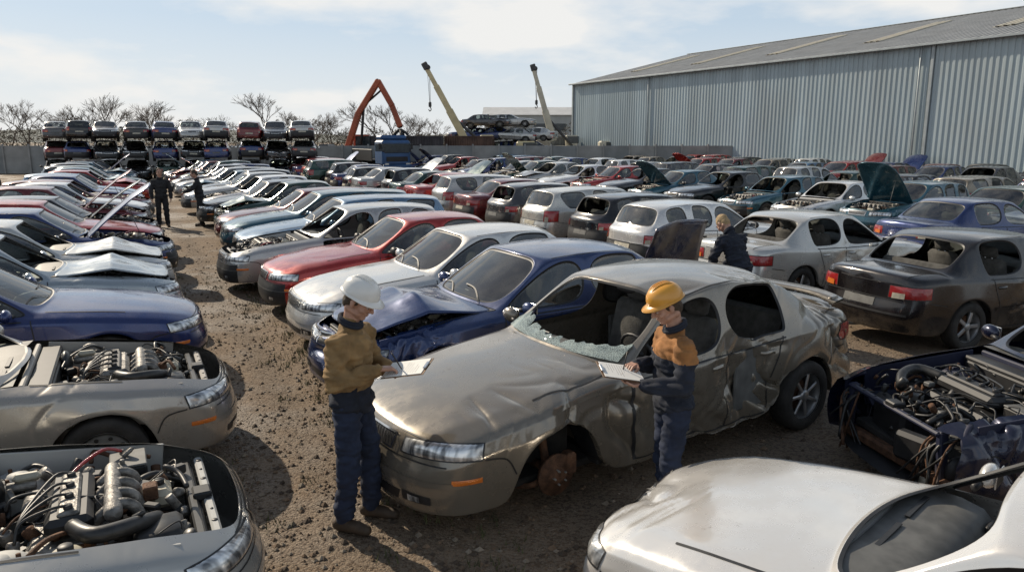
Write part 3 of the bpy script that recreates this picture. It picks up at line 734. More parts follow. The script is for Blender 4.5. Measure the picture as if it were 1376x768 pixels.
for k in range(13000):
    if k<8000: w=PQ(abs(r.gauss(0,9))+1.5,r.uniform(-.2,2.4));x,y=w.x,w.y
    else: x=r.uniform(-2.5,5);y=r.uniform(2.5,10.5)
    s=r.choice([.005,.006,.008,.009,.012,.016,.026])*r.uniform(.7,1.3);vs=[V((x,y,s*.2))+V((a*s*r.uniform(.7,1.3),b_*s*r.uniform(.7,1.3),c_*s*r.uniform(.4,.9))) for a,b_,c_ in((1,0,0),(0,1,0),(-1,0,0),(0,-1,0),(.2,.1,1),(0,0,-1))]
    g.add(vs,[(0,1,4),(1,2,4),(2,3,4),(3,0,4),(1,0,5),(2,1,5),(3,2,5),(0,3,5)],r.choice([0,0,0,1,2,2]),False)
obj('gravel',g.mesh('gravel',[pm('stone_brown',(.155,.105,.066),.9,0,.3,3),pm('stone_grey',(.22,.18,.135),.9,0,.3,3),pm('stone_dark',(.07,.05,.035),.9,0,.3,3)]))
g=Geo()
for k in range(320):
    w=PQ(r.uniform(2.5,16),r.choice([r.gauss(.35,.2),r.gauss(1.75,.25)]))
    for j in range(16):
        a=r.uniform(0,6.28);l=r.uniform(.02,.09);d=V((math.cos(a),math.sin(a),0));p=w+V((r.gauss(0,.05),r.gauss(0,.05),0));sd=V((-d.y,d.x,0))*.005
        g.add([p-sd,p+sd,p+d*l*.5+V((0,0,l))],[(0,1,2)],0,False)
obj('weeds',g.mesh('weeds',[pm('weed_leaf',(.075,.08,.03),.9,0,.4,4)]))
# ---------------------------------------------------------------- warehouse
def metalmat(name,col,rust=.3):
    m,nt,b,N,Lk=newmat(name)
    n=tex(N,Lk,.8,5,stretch=(1,1,.12)).outputs[0];n2=tex(N,Lk,.25,5).outputs[0]
    c=ramp(N,Lk,n,.3,.7,(*[x*.82 for x in col],1),(*[min(1,x*1.12) for x in col],1))
    c=mixc(N,Lk,mth(N,Lk,'MULTIPLY',ramp(N,Lk,n2,.45,.8),rust),c,(.3,.25,.19))
    Lk(c,b.inputs['Base Color']);b.inputs['Roughness'].default_value=.5;b.inputs['Metallic'].default_value=.1;return m
wh=bpy.data.objects.new('metal_warehouse',None);sc.collection.objects.link(wh)
wd=V((.478,-.878,0)).normalized();W0=V((6.3,77.5,0))
wh.location=W0;wh.rotation_euler=(0,0,math.atan2(wd.y,wd.x))
WL,WD,WHt,RH=80,30,8.0,11.6
def corr(L,p,d):
    out=[];x=0
    while x<L-p:
        out+= [(x,0),(x+p*.35,0),(x+p*.45,d),(x+p*.85,d),(x+p*.95,0)];x+=p
    out.append((L,0));return out
def corrwall(o,dx,up,nrm,L,H,p,d,mat_,name,Hf=None):
    g=Geo();vs=[];fs=[];C=corr(L,p,d);o=V(o);dx=V(dx);up=V(up);nrm=V(nrm)
    for (x,e) in C:
        h=Hf(x) if Hf else H
        vs+= [o+dx*x+nrm*e,o+dx*x+nrm*e+up*h]
    for i in range(len(C)-1): fs.append((2*i,2*i+2,2*i+3,2*i+1))
    g.add(vs,fs,0,False);return obj(name,g.mesh(name,[mat_]),parent=wh)
wm=metalmat('corrugated_cladding',(.35,.42,.45),.15);rm_=metalmat('roof_sheet',(.33,.325,.31),.2);wm2=metalmat('corrugated_cladding_b',(.36,.425,.45),.22)
corrwall((0,0,0),(1,0,0),(0,0,1),(0,-1,0),37.6,WHt,.34,.045,wm,'wall_long_a')
corrwall((37.6,-.07,0),(1,0,0),(0,0,1),(0,-1,0),WL-37.6,WHt,.34,.045,wm2,'wall_long_b')
corrwall((0,0,0),(0,1,0),(0,0,1),(-1,0,0),WD,WHt,.42,.06,wm,'gable_far',lambda x:WHt+(RH-WHt)*(1-abs(x-15)/15)-.03)
corrwall((WL,0,0),(0,1,0),(0,0,1),(1,0,0),WD,WHt,.42,.06,wm,'gable_near',lambda x:WHt+(RH-WHt)*(1-abs(x-15)/15)-.03)
corrwall((0,WD,0),(1,0,0),(0,0,1),(0,1,0),WL,WHt,.42,.06,wm,'wall_back')
sl=V((0,15,RH-WHt)).normalized();sn=V((0,-(RH-WHt),15)).normalized()
corrwall(V((-.3,0,WHt))-sl*.4,(1,0,0),sl,sn,WL+.6,V((0,15,RH-WHt)).length+.4,.45,.07,rm_,'roof_front')
sl2=V((0,-15,RH-WHt)).normalized();corrwall(V((-.3,30,WHt))-sl2*.4,(1,0,0),sl2,V((0,(RH-WHt),15)).normalized(),WL+.6,V((0,15,RH-WHt)).length+.38,.45,.07,rm_,'roof_back')
lt=pm('rooflight_sheet',(.52,.46,.34),.4,0,.15,2)
for k in range(9):
    o=V((4+k*8.6,0,WHt))+sl*4+sn*.08;corrwall(o,(1,0,0),sl,sn,1.35,8,.45,.06,lt,'rooflight')
g=Geo();box(g,(WL/2,-.47,WHt-.06),(WL+.6,.16,.14),0,b=.02);box(g,(37.6,-.13,4),(.2,.14,7.8),0,b=.02);box(g,(-.08,-.08,4),(.2,.2,7.9),0,b=.02)
cyl(g,(36.9,-.2,0),(36.9,-.2,7.9),.06,0);cyl(g,(12,-.2,0),(12,-.2,7.9),.06,0);cyl(g,(60,-.2,0),(60,-.2,7.9),.06,0);box(g,(WL/2,15,RH+.07),(WL+.6,.5,.06),0,b=.02)
box(g,(18.5,-.10,.45),(37,.05,.9),1)
obj('gutter_and_trims',g.mesh('trims',[pm('galvanised_trim',(.33,.36,.37),.5,.4,.15,2),pm('concrete_plinth',(.3,.29,.27),.9,0,.2,2)]),parent=wh)
g=Geo();box(g,(0,0,3),(16,10,6),0,b=.02);g.add([(-8.3,-5.3,5.9),(8.3,-5.3,5.9),(8.3,0,7.2),(-8.3,0,7.2),(8.3,5.3,5.9),(-8.3,5.3,5.9)],[(0,1,2,3),(3,2,4,5)],1,False)
for k in range(5): box(g,(-6+3*k,-5.02,4.2),(1.6,.08,1.0),2)
box(g,(3,-5.03,1.7),(3,.1,3.4),1)
obj('distant_shed',g.mesh('shed',[pm('shed_wall',(.36,.37,.36),.7,0,.1,1),pm('shed_roof',(.5,.5,.49),.6,0,.1,1),pm('shed_window',(.05,.06,.07),.2)]),(4,115,0))
g=Geo()
for k in range(40):
    x=-62+k*2.0;box(g,(x,58,1.05),(1.96,.06,2.1),k%2,b=.01);box(g,(x-1,57.93,1.1),(.12,.14,2.25),0,b=.01)
obj('concrete_fence',g.mesh('fence',[pm('fence_panel_a',(.27,.27,.26),.85,0,.2,1),pm('fence_panel_b',(.22,.23,.23),.85,0,.2,1)]))
def container(x,y,rz,col,L=6.1):
    g=Geo();n=int(L/.2)
    for sgn in(1,-1):
        vs=[];fs=[]
        for i in range(n*2+1):
            e=.035 if (i//1)%2 else 0;xx=-L/2+L*i/(n*2);vs+= [(xx,sgn*(1.2-e),.12),(xx,sgn*(1.2-e),2.5)]
        for i in range(n*2): fs.append((2*i,2*i+2,2*i+3,2*i+1))
        g.add(vs,fs,0,False)
    box(g,(0,0,2.54),(L,2.44,.1),0,b=.01);box(g,(0,0,.1),(L,2.44,.16),0,b=.01)
    for a in(-1,1):
        for b_ in(-1,1): box(g,(a*(L/2-.06),b_*1.17,1.3),(.14,.14,2.6),0,b=.01)
        box(g,(a*(L/2-.03),0,1.3),(.06,2.3,2.4),0);
        for q in(-.8,-.3,.3,.8): cyl(g,(a*(L/2+.02),q,.2),(a*(L/2+.02),q,2.4),.02,0,6)
    obj('shipping_container',g.mesh('container',[pm('container_paint',col,.7,.1,.35,2,.2)]),(x,y,0),(0,0,rad(rz)),scale=(1,1,1.1))
container(-8.7,62,4,(.045,.04,.045));container(-3.6,64.5,-3,(.09,.05,.035),4);container(3.2,76,-8,(.16,.17,.17),6)
# ---------------------------------------------------------------- cranes / handler / truck
def mobile_crane(x,y,tipx,tipz,col,name='mobile_crane'):
    g=Geo()
    box(g,(0,0,1.0),(9,2.4,.55),1,b=.05);box(g,(3.6,0,1.75),(1.7,2.3,1.3),0,b=.15);box(g,(3.9,0,2.0),(1.2,2.34,.6),2,b=.05)
    for xx in(-3.6,-2.3,2.0,3.5):
        for s in(1,-1): cyl(g,(xx,.8*s,.55),(xx,1.2*s,.55),.55,3,20);cyl(g,(xx,1.2*s,.55),(xx,1.24*s,.55),.25,1,12)
    box(g,(-1.2,0,1.6),(3.2,2.3,.7),0,b=.08);box(g,(-2.6,0,2.1),(1.3,2.2,.9),0,b=.1);box(g,(.2,.8,2.3),(1.2,.8,1.3),0,b=.1);box(g,(.3,.8,2.5),(1.1,.84,.7),2,b=.05)
    piv=V((-1.6,0,2.4));tip=V((tipx,0,tipz));d=(tip-piv);L=d.length;d.normalize();R=d.to_track_quat('X','Z').to_matrix()
    for k,(a,b_,w) in enumerate([(0,.42,.62),(.38,.74,.5),(.70,1.0,.38)]): box(g,piv+d*L*(a+b_)/2,(L*(b_-a),w*.8,w),0,R,.04)
    box(g,tip,(.6,.5,.5),1,R,.05);cyl(g,tip+V((.2,-.2,-.1)),tip+V((.2,.2,-.1)),.22,1,14)
    cyl(g,(0.2,0,1.9),piv+d*L*.33,.13,1,10);cyl(g,tip+V((.35,0,-.1)),tip+V((.35,0,-3.0)),.025,1,6);cyl(g,tip+V((.15,0,-.1)),tip+V((.3,0,-3.0)),.018,1,6)
    box(g,tip+V((.33,0,-3.2)),(.25,.2,.45),1,b=.06);tube(g,[tip+V((.33,0,-3.4)),tip+V((.42,0,-3.6)),tip+V((.3,0,-3.75)),tip+V((.2,0,-3.6))],.04,1,8)
    for s in(1,-1):
        for xx in(-4.2,1.0): box(g,(xx,1.5*s,1.0),(.3,1.0,.25),1,b=.03);cyl(g,(xx,1.9*s,0.05),(xx,1.9*s,1.0),.09,1,10);box(g,(xx,1.9*s,.05),(.5,.5,.08),1)
    return obj(name,g.mesh(name,[pm('crane_paint',col,.5,0,.2,1),pm('crane_dark_steel',(.06,.06,.06),.6,.3),pm('cab_window',(.03,.04,.045),.1),CM[TYRE]]),(x,y,0))
mobile_crane(-2.4,66,-5.0,8.7,(.55,.46,.26));mobile_crane(5.6,73,-3.6,9.2,(.50,.46,.36))
g=Geo()
for s in(1,-1):
    box(g,(0,1.1*s,.45),(3.8,.55,.85),1,b=.3)
    for k in range(12): box(g,(-1.7+.31*k,1.1*s,.9),(.2,.58,.06),1,b=.01)
box(g,(-.4,0,1.5),(3.2,2.5,1.1),0,b=.12);box(g,(-1.7,0,1.6),(.9,2.5,1.2),1,b=.15);box(g,(1.0,.8,2.2),(1.3,.9,1.5),0,b=.1);box(g,(1.1,.8,2.4),(1.2,.94,.9),2,b=.05)
def arm(g,pts,w,m):
    pts=[V(p) for p in pts]
    for a,b_,w0 in zip(pts,pts[1:],w):
        d=b_-a;R=d.to_track_quat('X','Y').to_matrix();box(g,(a+b_)/2,(d.length+.15,.42,w0),m,R,.05)
        box(g,b_,(.3,.46,.3),1,R,.1)
arm(g,[(.0,-.2,1.9),(1.0,-.2,4.6),(2.6,-.2,7.0)],[.75,.6],0);arm(g,[(2.6,-.2,7.0),(3.6,-.2,5.2),(4.2,-.2,3.6)],[.45,.36],0)
cyl(g,(1.1,-.2,2.2),(1.4,-.2,5.0),.10,1,10);cyl(g,(1.7,-.2,5.4),(2.9,-.2,6.4),.08,1,10)
for k in range(5):
    a=k*1.256;d=V((math.cos(a),math.sin(a),0));tube(g,[V((4.2,-.2,3.3))+d*.1,V((4.2,-.2,2.9))+d*.6,V((4.2,-.2,2.3))+d*.5,V((4.2,-.2,2.0))+d*.1],[.12,.04],1,6)
obj('scrap_handler',g.mesh('handler',[pm('handler_orange',(.34,.075,.03),.55,0,.3,1),CM[TRIM],pm('handler_window',(.03,.04,.045),.1)]),(-13.0,60,0))
g=Geo()
box(g,(0,0,.9),(6.5,.9,.3),1,b=.03);box(g,(2.5,0,1.8),(1.8,2.3,1.9),0,b=.15);box(g,(2.62,0,2.2),(1.62,2.33,.65),2,b=.06);box(g,(3.42,0,2.15),(.06,2.0,.7),2,b=.03);box(g,(2.3,0,2.95),(1.2,2.1,.35),0,b=.12)
box(g,(3.42,0,1.35),(.05,1.7,.35),1);box(g,(3.45,0,.75),(.2,2.3,.35),0,b=.05)
for s in(1,-1):
    box(g,(3.46,.85*s,.95),(.06,.3,.18),3);box(g,(3.2,1.28*s,2.3),(.08,.2,.45),1,b=.03)
    for xx in(2.4,-1.2,-2.4): cyl(g,(xx,.8*s,.5),(xx,1.15*s,.5),.5,4,20);cyl(g,(xx,1.15*s,.5),(xx,1.18*s,.5),.22,3,12)
    box(g,(-1.2,1.2*s,1.6),(4.8,.06,.9),1,b=.02)
box(g,(-1.2,0,1.2),(4.8,2.4,.12),1)
obj('flatbed_truck',g.mesh('truck',[pm('truck_blue',(.03,.085,.20),.5,0,.2,1),CM[TRIM],pm('truck_window',(.03,.04,.05),.1),pm('truck_lamp',(.6,.6,.55),.2),CM[TYRE]]),(-9.6,55.5,0),(0,0,rad(-60)),scale=(.92,.92,.92))
# ---------------------------------------------------------------- trees
barkm=pm('bare_twigs',(.11,.085,.065),.9,0,.25,2)
def tree(seed,H):
    r=random.Random(seed);g=Geo()
    def br(p,d,l,rr,dep):
        q=p+d*l*.5+V((r.uniform(-.06,.06),r.uniform(-.06,.06),0))*l;e=q+(d+V((r.uniform(-.15,.15),r.uniform(-.15,.15),.08))).normalized()*l*.5
        tube(g,[p,q,e],[rr,rr*.62],0,5 if dep<2 else 3,False)
        if dep>=6: return
        for k in range(r.choice([2,3,3]) if dep<5 else 4):
            nd=(d+V((r.uniform(-1,1),r.uniform(-1,1),r.uniform(-.25,.6)))*.75).normalized()
            br(e if k<2 else p.lerp(e,r.uniform(.45,.9)),nd,l*r.uniform(.66,.84),max(rr*.6,.012),dep+1)
    br(V((0,0,0)),V((0,0,1)),H*.25,H*.018,0)
    top=max(v[2] for v in g.v);g.v=[(a*H/top,b_*H/top,c*H/top) for a,b_,c in g.v];return g.mesh('bare_tree',[barkm])
TP=[tree(1,8),tree(2,8),tree(3,8),tree(4,8)]
r=random.Random(8)
for (u,s) in[(5,.7),(28,.85),(50,1.0),(78,.75),(110,.8),(140,.85),(160,1.0),(190,.8),(213,.95),(240,.85),(270,.7),(310,.75),(370,1.02),(395,.75),(425,.8),(450,.75),(515,.95),(535,.9),(560,.75),(590,.7)]:
    y=84+r.uniform(-5,8);obj('bare_tree',r.choice(TP),((u-688)/1000*y*1.0,y,-.3),(0,0,r.random()*6),scale=(s,s,s*.95))
def hedge(name,x0,x1,y,h,n,cols):
    g=Geo();r=random.Random(4)
    for k in range(n):
        x=r.uniform(x0,x1);hh=h*(.75+.45*noise.noise(V((x*.09,y*.1,0)))+.4*noise.noise(V((x*.4,1,y))));z=abs(hh)*r.random()**.7+.1
        p=V((x,y+r.uniform(-2,2),z));s=r.uniform(.15,.5);a=V((r.uniform(-1,1),r.uniform(-1,1),r.uniform(-.3,1)))*s;b_=V((r.uniform(-1,1),r.uniform(-1,1),r.uniform(-1,1)))*s*.35
        g.add([p,p+a,p+b_],[(0,1,2)],r.randrange(len(cols)),False)
    obj(name,g.mesh(name,cols))
hc=[pm('hedge_brown',(.10,.078,.055),.95,0,.3,1),pm('hedge_olive',(.08,.075,.042),.95,0,.3,1),pm('hedge_grey',(.14,.125,.10),.95,0,.3,1)]
hedge('distant_trees',-110,25,104,5.6,26000,hc);hedge('distant_hedge',-70,-2,92,4.4,14000,hc)
g=Geo();vs=[];fs=[]
for i in range(81):
    x=-600+15*i;h=7+6*noise.noise(V((x*.006,0,0)))+2*noise.noise(V((x*.03,4,0)));vs+= [(x,420,-1),(x,470,h)]
for i in range(80): fs.append((2*i,2*i+2,2*i+3,2*i+1))
g.add(vs,fs,0);obj('hills',g.mesh('hills',[pm('hazy_hill',(.22,.23,.21),1,0,.15,.02)]))
# ---------------------------------------------------------------- people
def remesh(g,vox,it=2,fold=0,m=None,fn=None,seed=0):
    me=g.mesh('t',[]);me=evalmods(me,[('REMESH',dict(mode='VOXEL',voxel_size=vox)),('SMOOTH',dict(factor=.5,iterations=it))])
    nr=[v.normal.copy() for v in me.vertices];o=togeo(me);bpy.data.meshes.remove(me)
    if fold:
        out=[]
        for p,n in zip(o.v,nr):
            q=V(p)+V((seed,0,0));w=noise.noise(V((q.x*7,q.y*7,q.z*15)))+.9*(abs(noise.noise(V((q.x*9,q.y*9,q.z*22+5))))*2-.5);out.append(tuple(V(p)+n*w*fold))
        o.v=out
    if fn: o.m=[fn(sum((V(o.v[i]) for i in f),V())/len(f)) for f in o.f]
    else: o.m=[m]*len(o.f)
    return o
def mkhand(W,F,N,S,curl):
    g=Geo();W=V(W);F=V(F).normalized();N=V(N);N=(N-F*N.dot(F)).normalized();S=V(S);S=(S-F*S.dot(F)-N*S.dot(N)).normalized()
    for k in range(4):
        o=S*(.030-.020*k);capsule(g,W+o*.6+F*.005,.017,W+o+F*.082,.0125,n=10)
        d=F.copy();nn=N.copy();p=W+o+F*.085;f=[.95,1.08,1.0,.8][k]
        for i,l in enumerate([.040,.026,.020]):
            a=rad(curl[i]);d,nn=(d*math.cos(a)+nn*math.sin(a)).normalized(),(nn*math.cos(a)-d*math.sin(a)).normalized()
            q=p+d*l*f;capsule(g,p,.0092-.0008*i,q,.0085-.0008*i,n=8);p=q
    b=W+S*.022+F*.025;m1=b+(F*.6+S*.75).normalized()*.04+N*.008;m2=m1+(F*.9+S*.15+N*.35).normalized()*.032;m3=m2+(F*.9-S*.1+N*.4).normalized()*.024
    capsule(g,b,.015,m1,.0115,n=10);capsule(g,m1,.011,m2,.0098,n=10);capsule(g,m2,.0098,m3,.008,n=10)
    return remesh(g,.0035,1,m=0)
def headgeo():
    g=Geo();ell(g,(-.012,0,.035),(.098,.077,.100),n=24,k=16);ell(g,(.022,0,-.045),(.066,.056,.070));ell(g,(.062,0,-.082),(.030,.028,.024));ell(g,(.045,0,.0),(.054,.062,.07))
    capsule(g,(.098,0,.028),.0095,(.119,0,-.014),.012,n=10);ell(g,(.103,.012,-.018),(.013,.010,.009));ell(g,(.103,-.012,-.018),(.013,.010,.009))
    ell(g,(.088,0,-.046),(.014,.024,.006));ell(g,(.085,0,-.058),(.014,.021,.007))
    for s in(1,-1):
        ell(g,(.085,.030*s,.036),(.014,.026,.008));ell(g,(.066,.045*s,-.018),(.026,.02,.022));ell(g,(-.008,.079*s,.0),(.018,.009,.031),R=Matrix.Rotation(.2*s,3,'Z'));capsule(g,(-.03,.045*s,-.05),.033,(.04,.046*s,-.06),.018)
    o=remesh(g,.0042,2,m=0)
    for s in(1,-1):
        ell(o,(.0855,.031*s,.014),(.011,.0135,.008),7);ell(o,(.0945,.032*s,.0125),(.004,.006,.006),8);ell(o,(.088,.031*s,.0205),(.012,.016,.005),0);ell(o,(.0965,.030*s,.0395),(.005,.020,.0045),5)
    h=Geo();ell(h,(-.022,0,.045),(.098,.083,.098),n=20,k=14);ell(h,(-.05,0,-.01),(.065,.076,.075))
    for s in(1,-1): ell(h,(.008,.070*s,.025),(.022,.010,.035))
    hh=remesh(h,.006,1,fold=.004,m=5)
    keep=[i for i,f in enumerate(hh.f) if not(sum(hh.v[k][0] for k in f)/len(f)>.03 and sum(hh.v[k][2] for k in f)/len(f)<.07)]
    hh.f=[hh.f[i] for i in keep];hh.m=[5]*len(keep);hh.sm=[True]*len(keep);o.merge(hh);return o
def hatgeo():
    h=Geo();pr=[(.132,0),(.133,.012),(.130,.04),(.118,.075),(.092,.104),(.055,.120),(.002,.126)]
    t=Geo();lathe(t,pr,(0,0,0),(0,0,1),32,0,cap=False);lathe(t,[(.127,.0),(.127,.04),(.08,.10),(.002,.12)],(0,0,0),(0,0,1),24,0,cap=False);h.merge(t,Matrix.Diagonal((1.06,.90,1,1)))
    vs=[];fs=[]
    for k in range(33):
        a=2*math.pi*k/32;e=.012+.042*max(0,math.cos(a))**1.5;c,s=math.cos(a),math.sin(a)
        vs+= [(c*.139,s*.118,.006),(c*(.139+e),s*(.118+e),-.006-.01*max(0,c)),(c*(.139+e),s*(.118+e),-.010-.01*max(0,c)),(c*.136,s*.115,-.0)]
    for k in range(32):
        for q in range(3): fs.append((4*k+q,4*k+4+q,4*k+5+q,4*k+1+q))
    h.add(vs,fs,0)
    for y in(-.03,0,.03): tube(h,[(-.11,y,.075),(-.06,y,.117),(0,y,.128),(.06,y,.117),(.11,y,.075)],.007,0,6)
    return h
def person(name,loc,hd,scale,M,lean=0,tilt=25,pose='board',hat=None,yoke=None,step=(0,0)):
    L=Matrix.Translation((0,0,.95))@Matrix.Rotation(rad(lean),4,'Y')@Matrix.Translation((0,0,-.95))
    full=Geo()
    t=Geo();ell(t,(0,0,.95),(.125,.170,.13))
    for s,dx in((1,step[0]),(-1,step[1])):
        capsule(t,(0,.092*s,.92),.100,(.03+dx*.6,.108*s,.50),.080);capsule(t,(.03+dx*.6,.108*s,.50),.080,(-.01+dx,.12*s,.13),.072)
    full.merge(remesh(t,.011,3,fold=.015,m=3,seed=1))
    for s,dx in((1,step[0]),(-1,step[1])):
        t=Geo();capsule(t,(-.055+dx,.12*s,.055),.048,(.10+dx,.13*s,.05),.046);capsule(t,(.10+dx,.13*s,.045),.044,(.165+dx,.135*s,.042),.040);capsule(t,(-.02+dx,.12*s,.06),.05,(-.015+dx,.12*s,.16),.052)
        o=remesh(t,.008,1,m=4);o.v=[(a,b_,max(c,.004)) for a,b_,c in o.v];full.merge(o)
    if pose=='board': el={-1:((.01,-.275,1.15),(.235,-.10,1.215)),1:((.03,.27,1.14),(.27,.135,1.145))}
    elif pose=='down': el={-1:((.02,-.27,1.15),(.10,-.27,.90)),1:((.0,.27,1.15),(.08,.26,.90))}
    else: el={-1:((.16,-.25,1.22),(.38,-.15,1.14)),1:((.17,.25,1.22),(.40,.14,1.14))}
    t=Geo();ell(t,(0,0,1.10),(.142,.185,.20));ell(t,(.0,0,1.28),(.138,.195,.19));capsule(t,(-.015,-.15,1.395),.076,(-.015,.15,1.395),.076);ell(t,(.0,0,.955),(.150,.194,.11));capsule(t,(-.01,0,1.42),.082,(-.008,0,1.49),.070)
    for s in(1,-1):
        e,w=el[s];capsule(t,(-.01,.185*s,1.385),.080,e,.068);capsule(t,e,.068,V(e).lerp(V(w),.9),.056);capsule(t,V(e).lerp(V(w),.88),.055,w,.049)
    jk=remesh(t,.0105,2,fold=.018,fn=yoke,seed=3)
    jk.v=[v if v[2]>.875 or abs(v[1])>.22 else (v[0],v[1],.875) for v in jk.v]
    full.merge(jk,L)
    t=Geo();capsule(t,(-.012,0,1.42),.058,(.008,0,1.62),.054);full.merge(remesh(t,.01,1,m=0),L)
    c=Geo()
    for rr_,zz_ in((.074,1.505),(.070,1.525)):
        pts=[V((rr_*math.cos(a)-.008,(rr_+.002)*math.sin(a),zz_-.028*math.cos(a))) for a in [k*2*math.pi/16 for k in range(17)]];tube(c,pts,.016,2,8,False)
    full.merge(c,L)
    HP=Matrix.Translation((.008,0,1.605))@Matrix.Rotation(rad(tilt),4,'Y')@Matrix.Translation((.022,0,.062))
    full.merge(headgeo(),L@HP)
    kids=[]
    if pose=='board':
        bc=V((.405,.025,1.215));Rb=Matrix.Rotation(rad(-13),3,'Y')@Matrix.Rotation(rad(hat_roll[name_i[0]]),3,'X');bx=Rb@V((1,0,0))
        wl=V(el[1][1]);full.merge(mkhand(wl+V((.01,-.01,.0)),(.75,-.40,.12),(.1,.2,.97),(.5,.8,.1),[10,30,40]),L)
        wr=V(el[-1][1]);full.merge(mkhand(wr+V((.015,.01,.012)),(.72,.55,-.0),(.25,.1,-.95),(-.5,.8,0),[38,50,35]),L)
        b_=Geo();box(b_,(0,0,0),(.32,.230,.004),9,b=.002);box(b_,(-.006,0,.005),(.297,.212,.004),10,b=.001);box(b_,(.145,0,.012),(.025,.09,.012),11,b=.004)
        rr=random.Random(4)
        for k in range(12): ln=rr.uniform(.06,.17);box(b_,(-.12+.019*k,-.085+ln/2,.0073),(.0015,ln,.0004),8,b=.0001)
        kids.append(('clipboard',b_,L@Matrix.Translation(bc)@Rb.to_4x4()))
        p_=Geo();tip=bc+bx*(-.03)+V((0,-.03,.008));cyl(p_,tip,tip+V((-.05,-.05,.12)),.0045,8,8);kids.append(('pen',p_,L))
        name_i[0]+=1
    else:
        for s in(1,-1):
            e,w=el[s];d=(V(w)-V(e)).normalized();full.merge(mkhand(V(w)+d*.01,d,(0,-s,0) if pose=='down' else (0,0,-1),(1,0,0) if pose=='down' else (0,-s,0),[20,30,25]),L)
    me=full.mesh(name,M);o=obj(name,me,loc,(0,0,rad(hd)),scale=(scale,)*3)
    for (n,gg,MM) in kids:
        t=Geo();t.merge(gg,MM);obj(n,t.mesh(n,M),parent=o)
    if hat is not None:
        t=Geo();t.merge(hatgeo(),L@HP@Matrix.Translation((-.012,0,.058))@Matrix.Rotation(rad(-4),4,'Y')@Matrix.Diagonal((.96,.96,.96,1)));obj('hard_hat',t.mesh('hard_hat',[hat]),parent=o)
    return o
hat_roll=[12,-12];name_i=[0]
skin=pm('skin',(.42,.235,.165),.5,0,.14,20,.1,80)
def PMt(j1,j2,tr,hair): return [skin,j1,j2,tr,pm('work_boot',(.06,.04,.025),.7,0,.3,12,.3),hair,CM[TRIM],pm('eye_white',(.5,.47,.43),.3),pm('dark_ink',(.02,.018,.016),.4),pm('clipboard_board',(.16,.09,.045),.6),pm('paper',(.78,.77,.73),.8,0,.04),CM[CHR]]
tan=pm('tan_jacket_cloth',(.25,.155,.065),.92,0,.32,9,.4,160);navy=pm('navy_jacket_cloth',(.014,.018,.030),.9,0,.3,14,.3,160);oran=pm('orange_yoke_cloth',(.28,.125,.04),.9,0,.3,9,.3,160)
jean=pm('navy_trousers',(.016,.024,.05),.9,0,.4,8,.3,150);hb=pm('brown_hair',(.05,.032,.018),.7,0,.3,40,.5,120);hbl=pm('sandy_hair',(.36,.25,.13),.8,0,.3,40,.5,120);blk=pm('dark_cloth',(.02,.02,.022),.9,0,.3,10)
yA=lambda c:1 if (c.z>1.06 and not(c.z<1.15 and abs(c.y)<.14 and c.x<.1)) else 2
yB=lambda c:1 if c.z>1.31 else 2
whh=pm('white_hard_hat',(.75,.74,.70),.3,0,.06,6,coat=.4);yeh=pm('yellow_hard_hat',(.64,.30,.035),.32,0,.12,6,coat=.4)
person('worker',(-1.10,4.88,0),-16,.985,PMt(tan,navy,jean,hb),tilt=26,hat=whh,yoke=yA,step=(.06,-.03),lean=2)
person('worker',(1.12,4.92,0),190,.955,PMt(oran,navy,jean,hb),tilt=24,hat=yeh,yoke=yB,step=(.03,-.04),lean=2)
person('worker',(3.15,10.1,0),120,.98,PMt(navy,navy,jean,hbl),lean=28,tilt=25,pose='reach',yoke=lambda c:1)
person('worker',(-10.75,22.9,0),-60,1.0,PMt(blk,blk,blk,hb),tilt=8,pose='down',yoke=lambda c:1)
person('worker',(-9.7,23.2,0),200,.97,PMt(blk,blk,blk,hb),tilt=12,lean=6,pose='reach',yoke=lambda c:1)
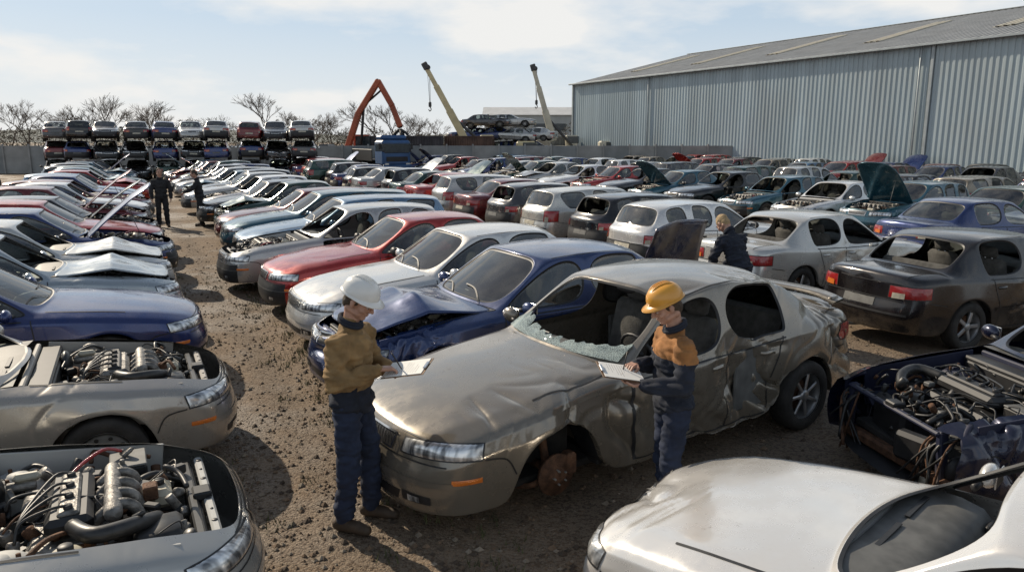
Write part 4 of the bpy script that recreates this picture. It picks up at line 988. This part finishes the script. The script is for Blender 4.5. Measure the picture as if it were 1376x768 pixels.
# ---------------------------------------------------------------- light, sky, camera
EL,AZ=33,-46
sd=V((math.sin(rad(AZ))*math.cos(rad(EL)),math.cos(rad(AZ))*math.cos(rad(EL)),math.sin(rad(EL))))
li=bpy.data.lights.new('sun','SUN');li.energy=5.0;li.angle=rad(.5);li.color=(1,.87,.69);so=obj('sun',li,(0,0,30));so.rotation_mode='QUATERNION';so.rotation_quaternion=sd.to_track_quat('Z','Y')
w=bpy.data.worlds.new('World');sc.world=w;w.use_nodes=True;nt=w.node_tree;N=nt.nodes.new;Lk=nt.links.new;bg=nt.nodes['Background']
sky=N('ShaderNodeTexSky');sky.sky_type='NISHITA';sky.sun_disc=False;sky.sun_elevation=rad(EL);sky.sun_rotation=rad(AZ);sky.dust_density=.8;sky.air_density=1.0
tc=N('ShaderNodeTexCoord');mp=N('ShaderNodeMapping');mp.inputs['Scale'].default_value=(1,1,3.2);Lk(tc.outputs['Generated'],mp.inputs[0])
n=N('ShaderNodeTexNoise');n.inputs['Scale'].default_value=3.4;n.inputs['Detail'].default_value=9;n.inputs['Roughness'].default_value=.52;Lk(mp.outputs[0],n.inputs['Vector'])
sp=N('ShaderNodeSeparateXYZ');Lk(tc.outputs['Generated'],sp.inputs[0])
hz=ramp(N,Lk,sp.outputs[2],.0,.20,(.75,.75,.75,1),(0,0,0,1))
zen=ramp(N,Lk,sp.outputs[2],.30,.75,(1,1,1,1),(.15,.15,.15,1))
f=mth(N,Lk,'MULTIPLY',mth(N,Lk,'MAXIMUM',ramp(N,Lk,n.outputs[0],.45,.60,(.22,.22,.22,1),(.92,.92,.92,1)),hz),zen)
skc=mixc(N,Lk,.75,sky.outputs[0],(6.4,8.7,11.2))
skc=mixc(N,Lk,mth(N,Lk,'SUBTRACT',1.0,zen),skc,sky.outputs[0])
c=mixc(N,Lk,f,skc,(12.0,11.8,11.4));Lk(c,bg.inputs[0]);bg.inputs[1].default_value=.076
cam=bpy.data.cameras.new('camera');cam.sensor_width=36;cam.lens=26.16;cam.clip_end=3000;co=obj('camera',cam,(0,0,2.7),(rad(90-11.25),0,0));sc.camera=co
sc.view_settings.view_transform='Standard';sc.view_settings.look='None';sc.view_settings.exposure=0
print('OBJECTS',len(bpy.data.objects))
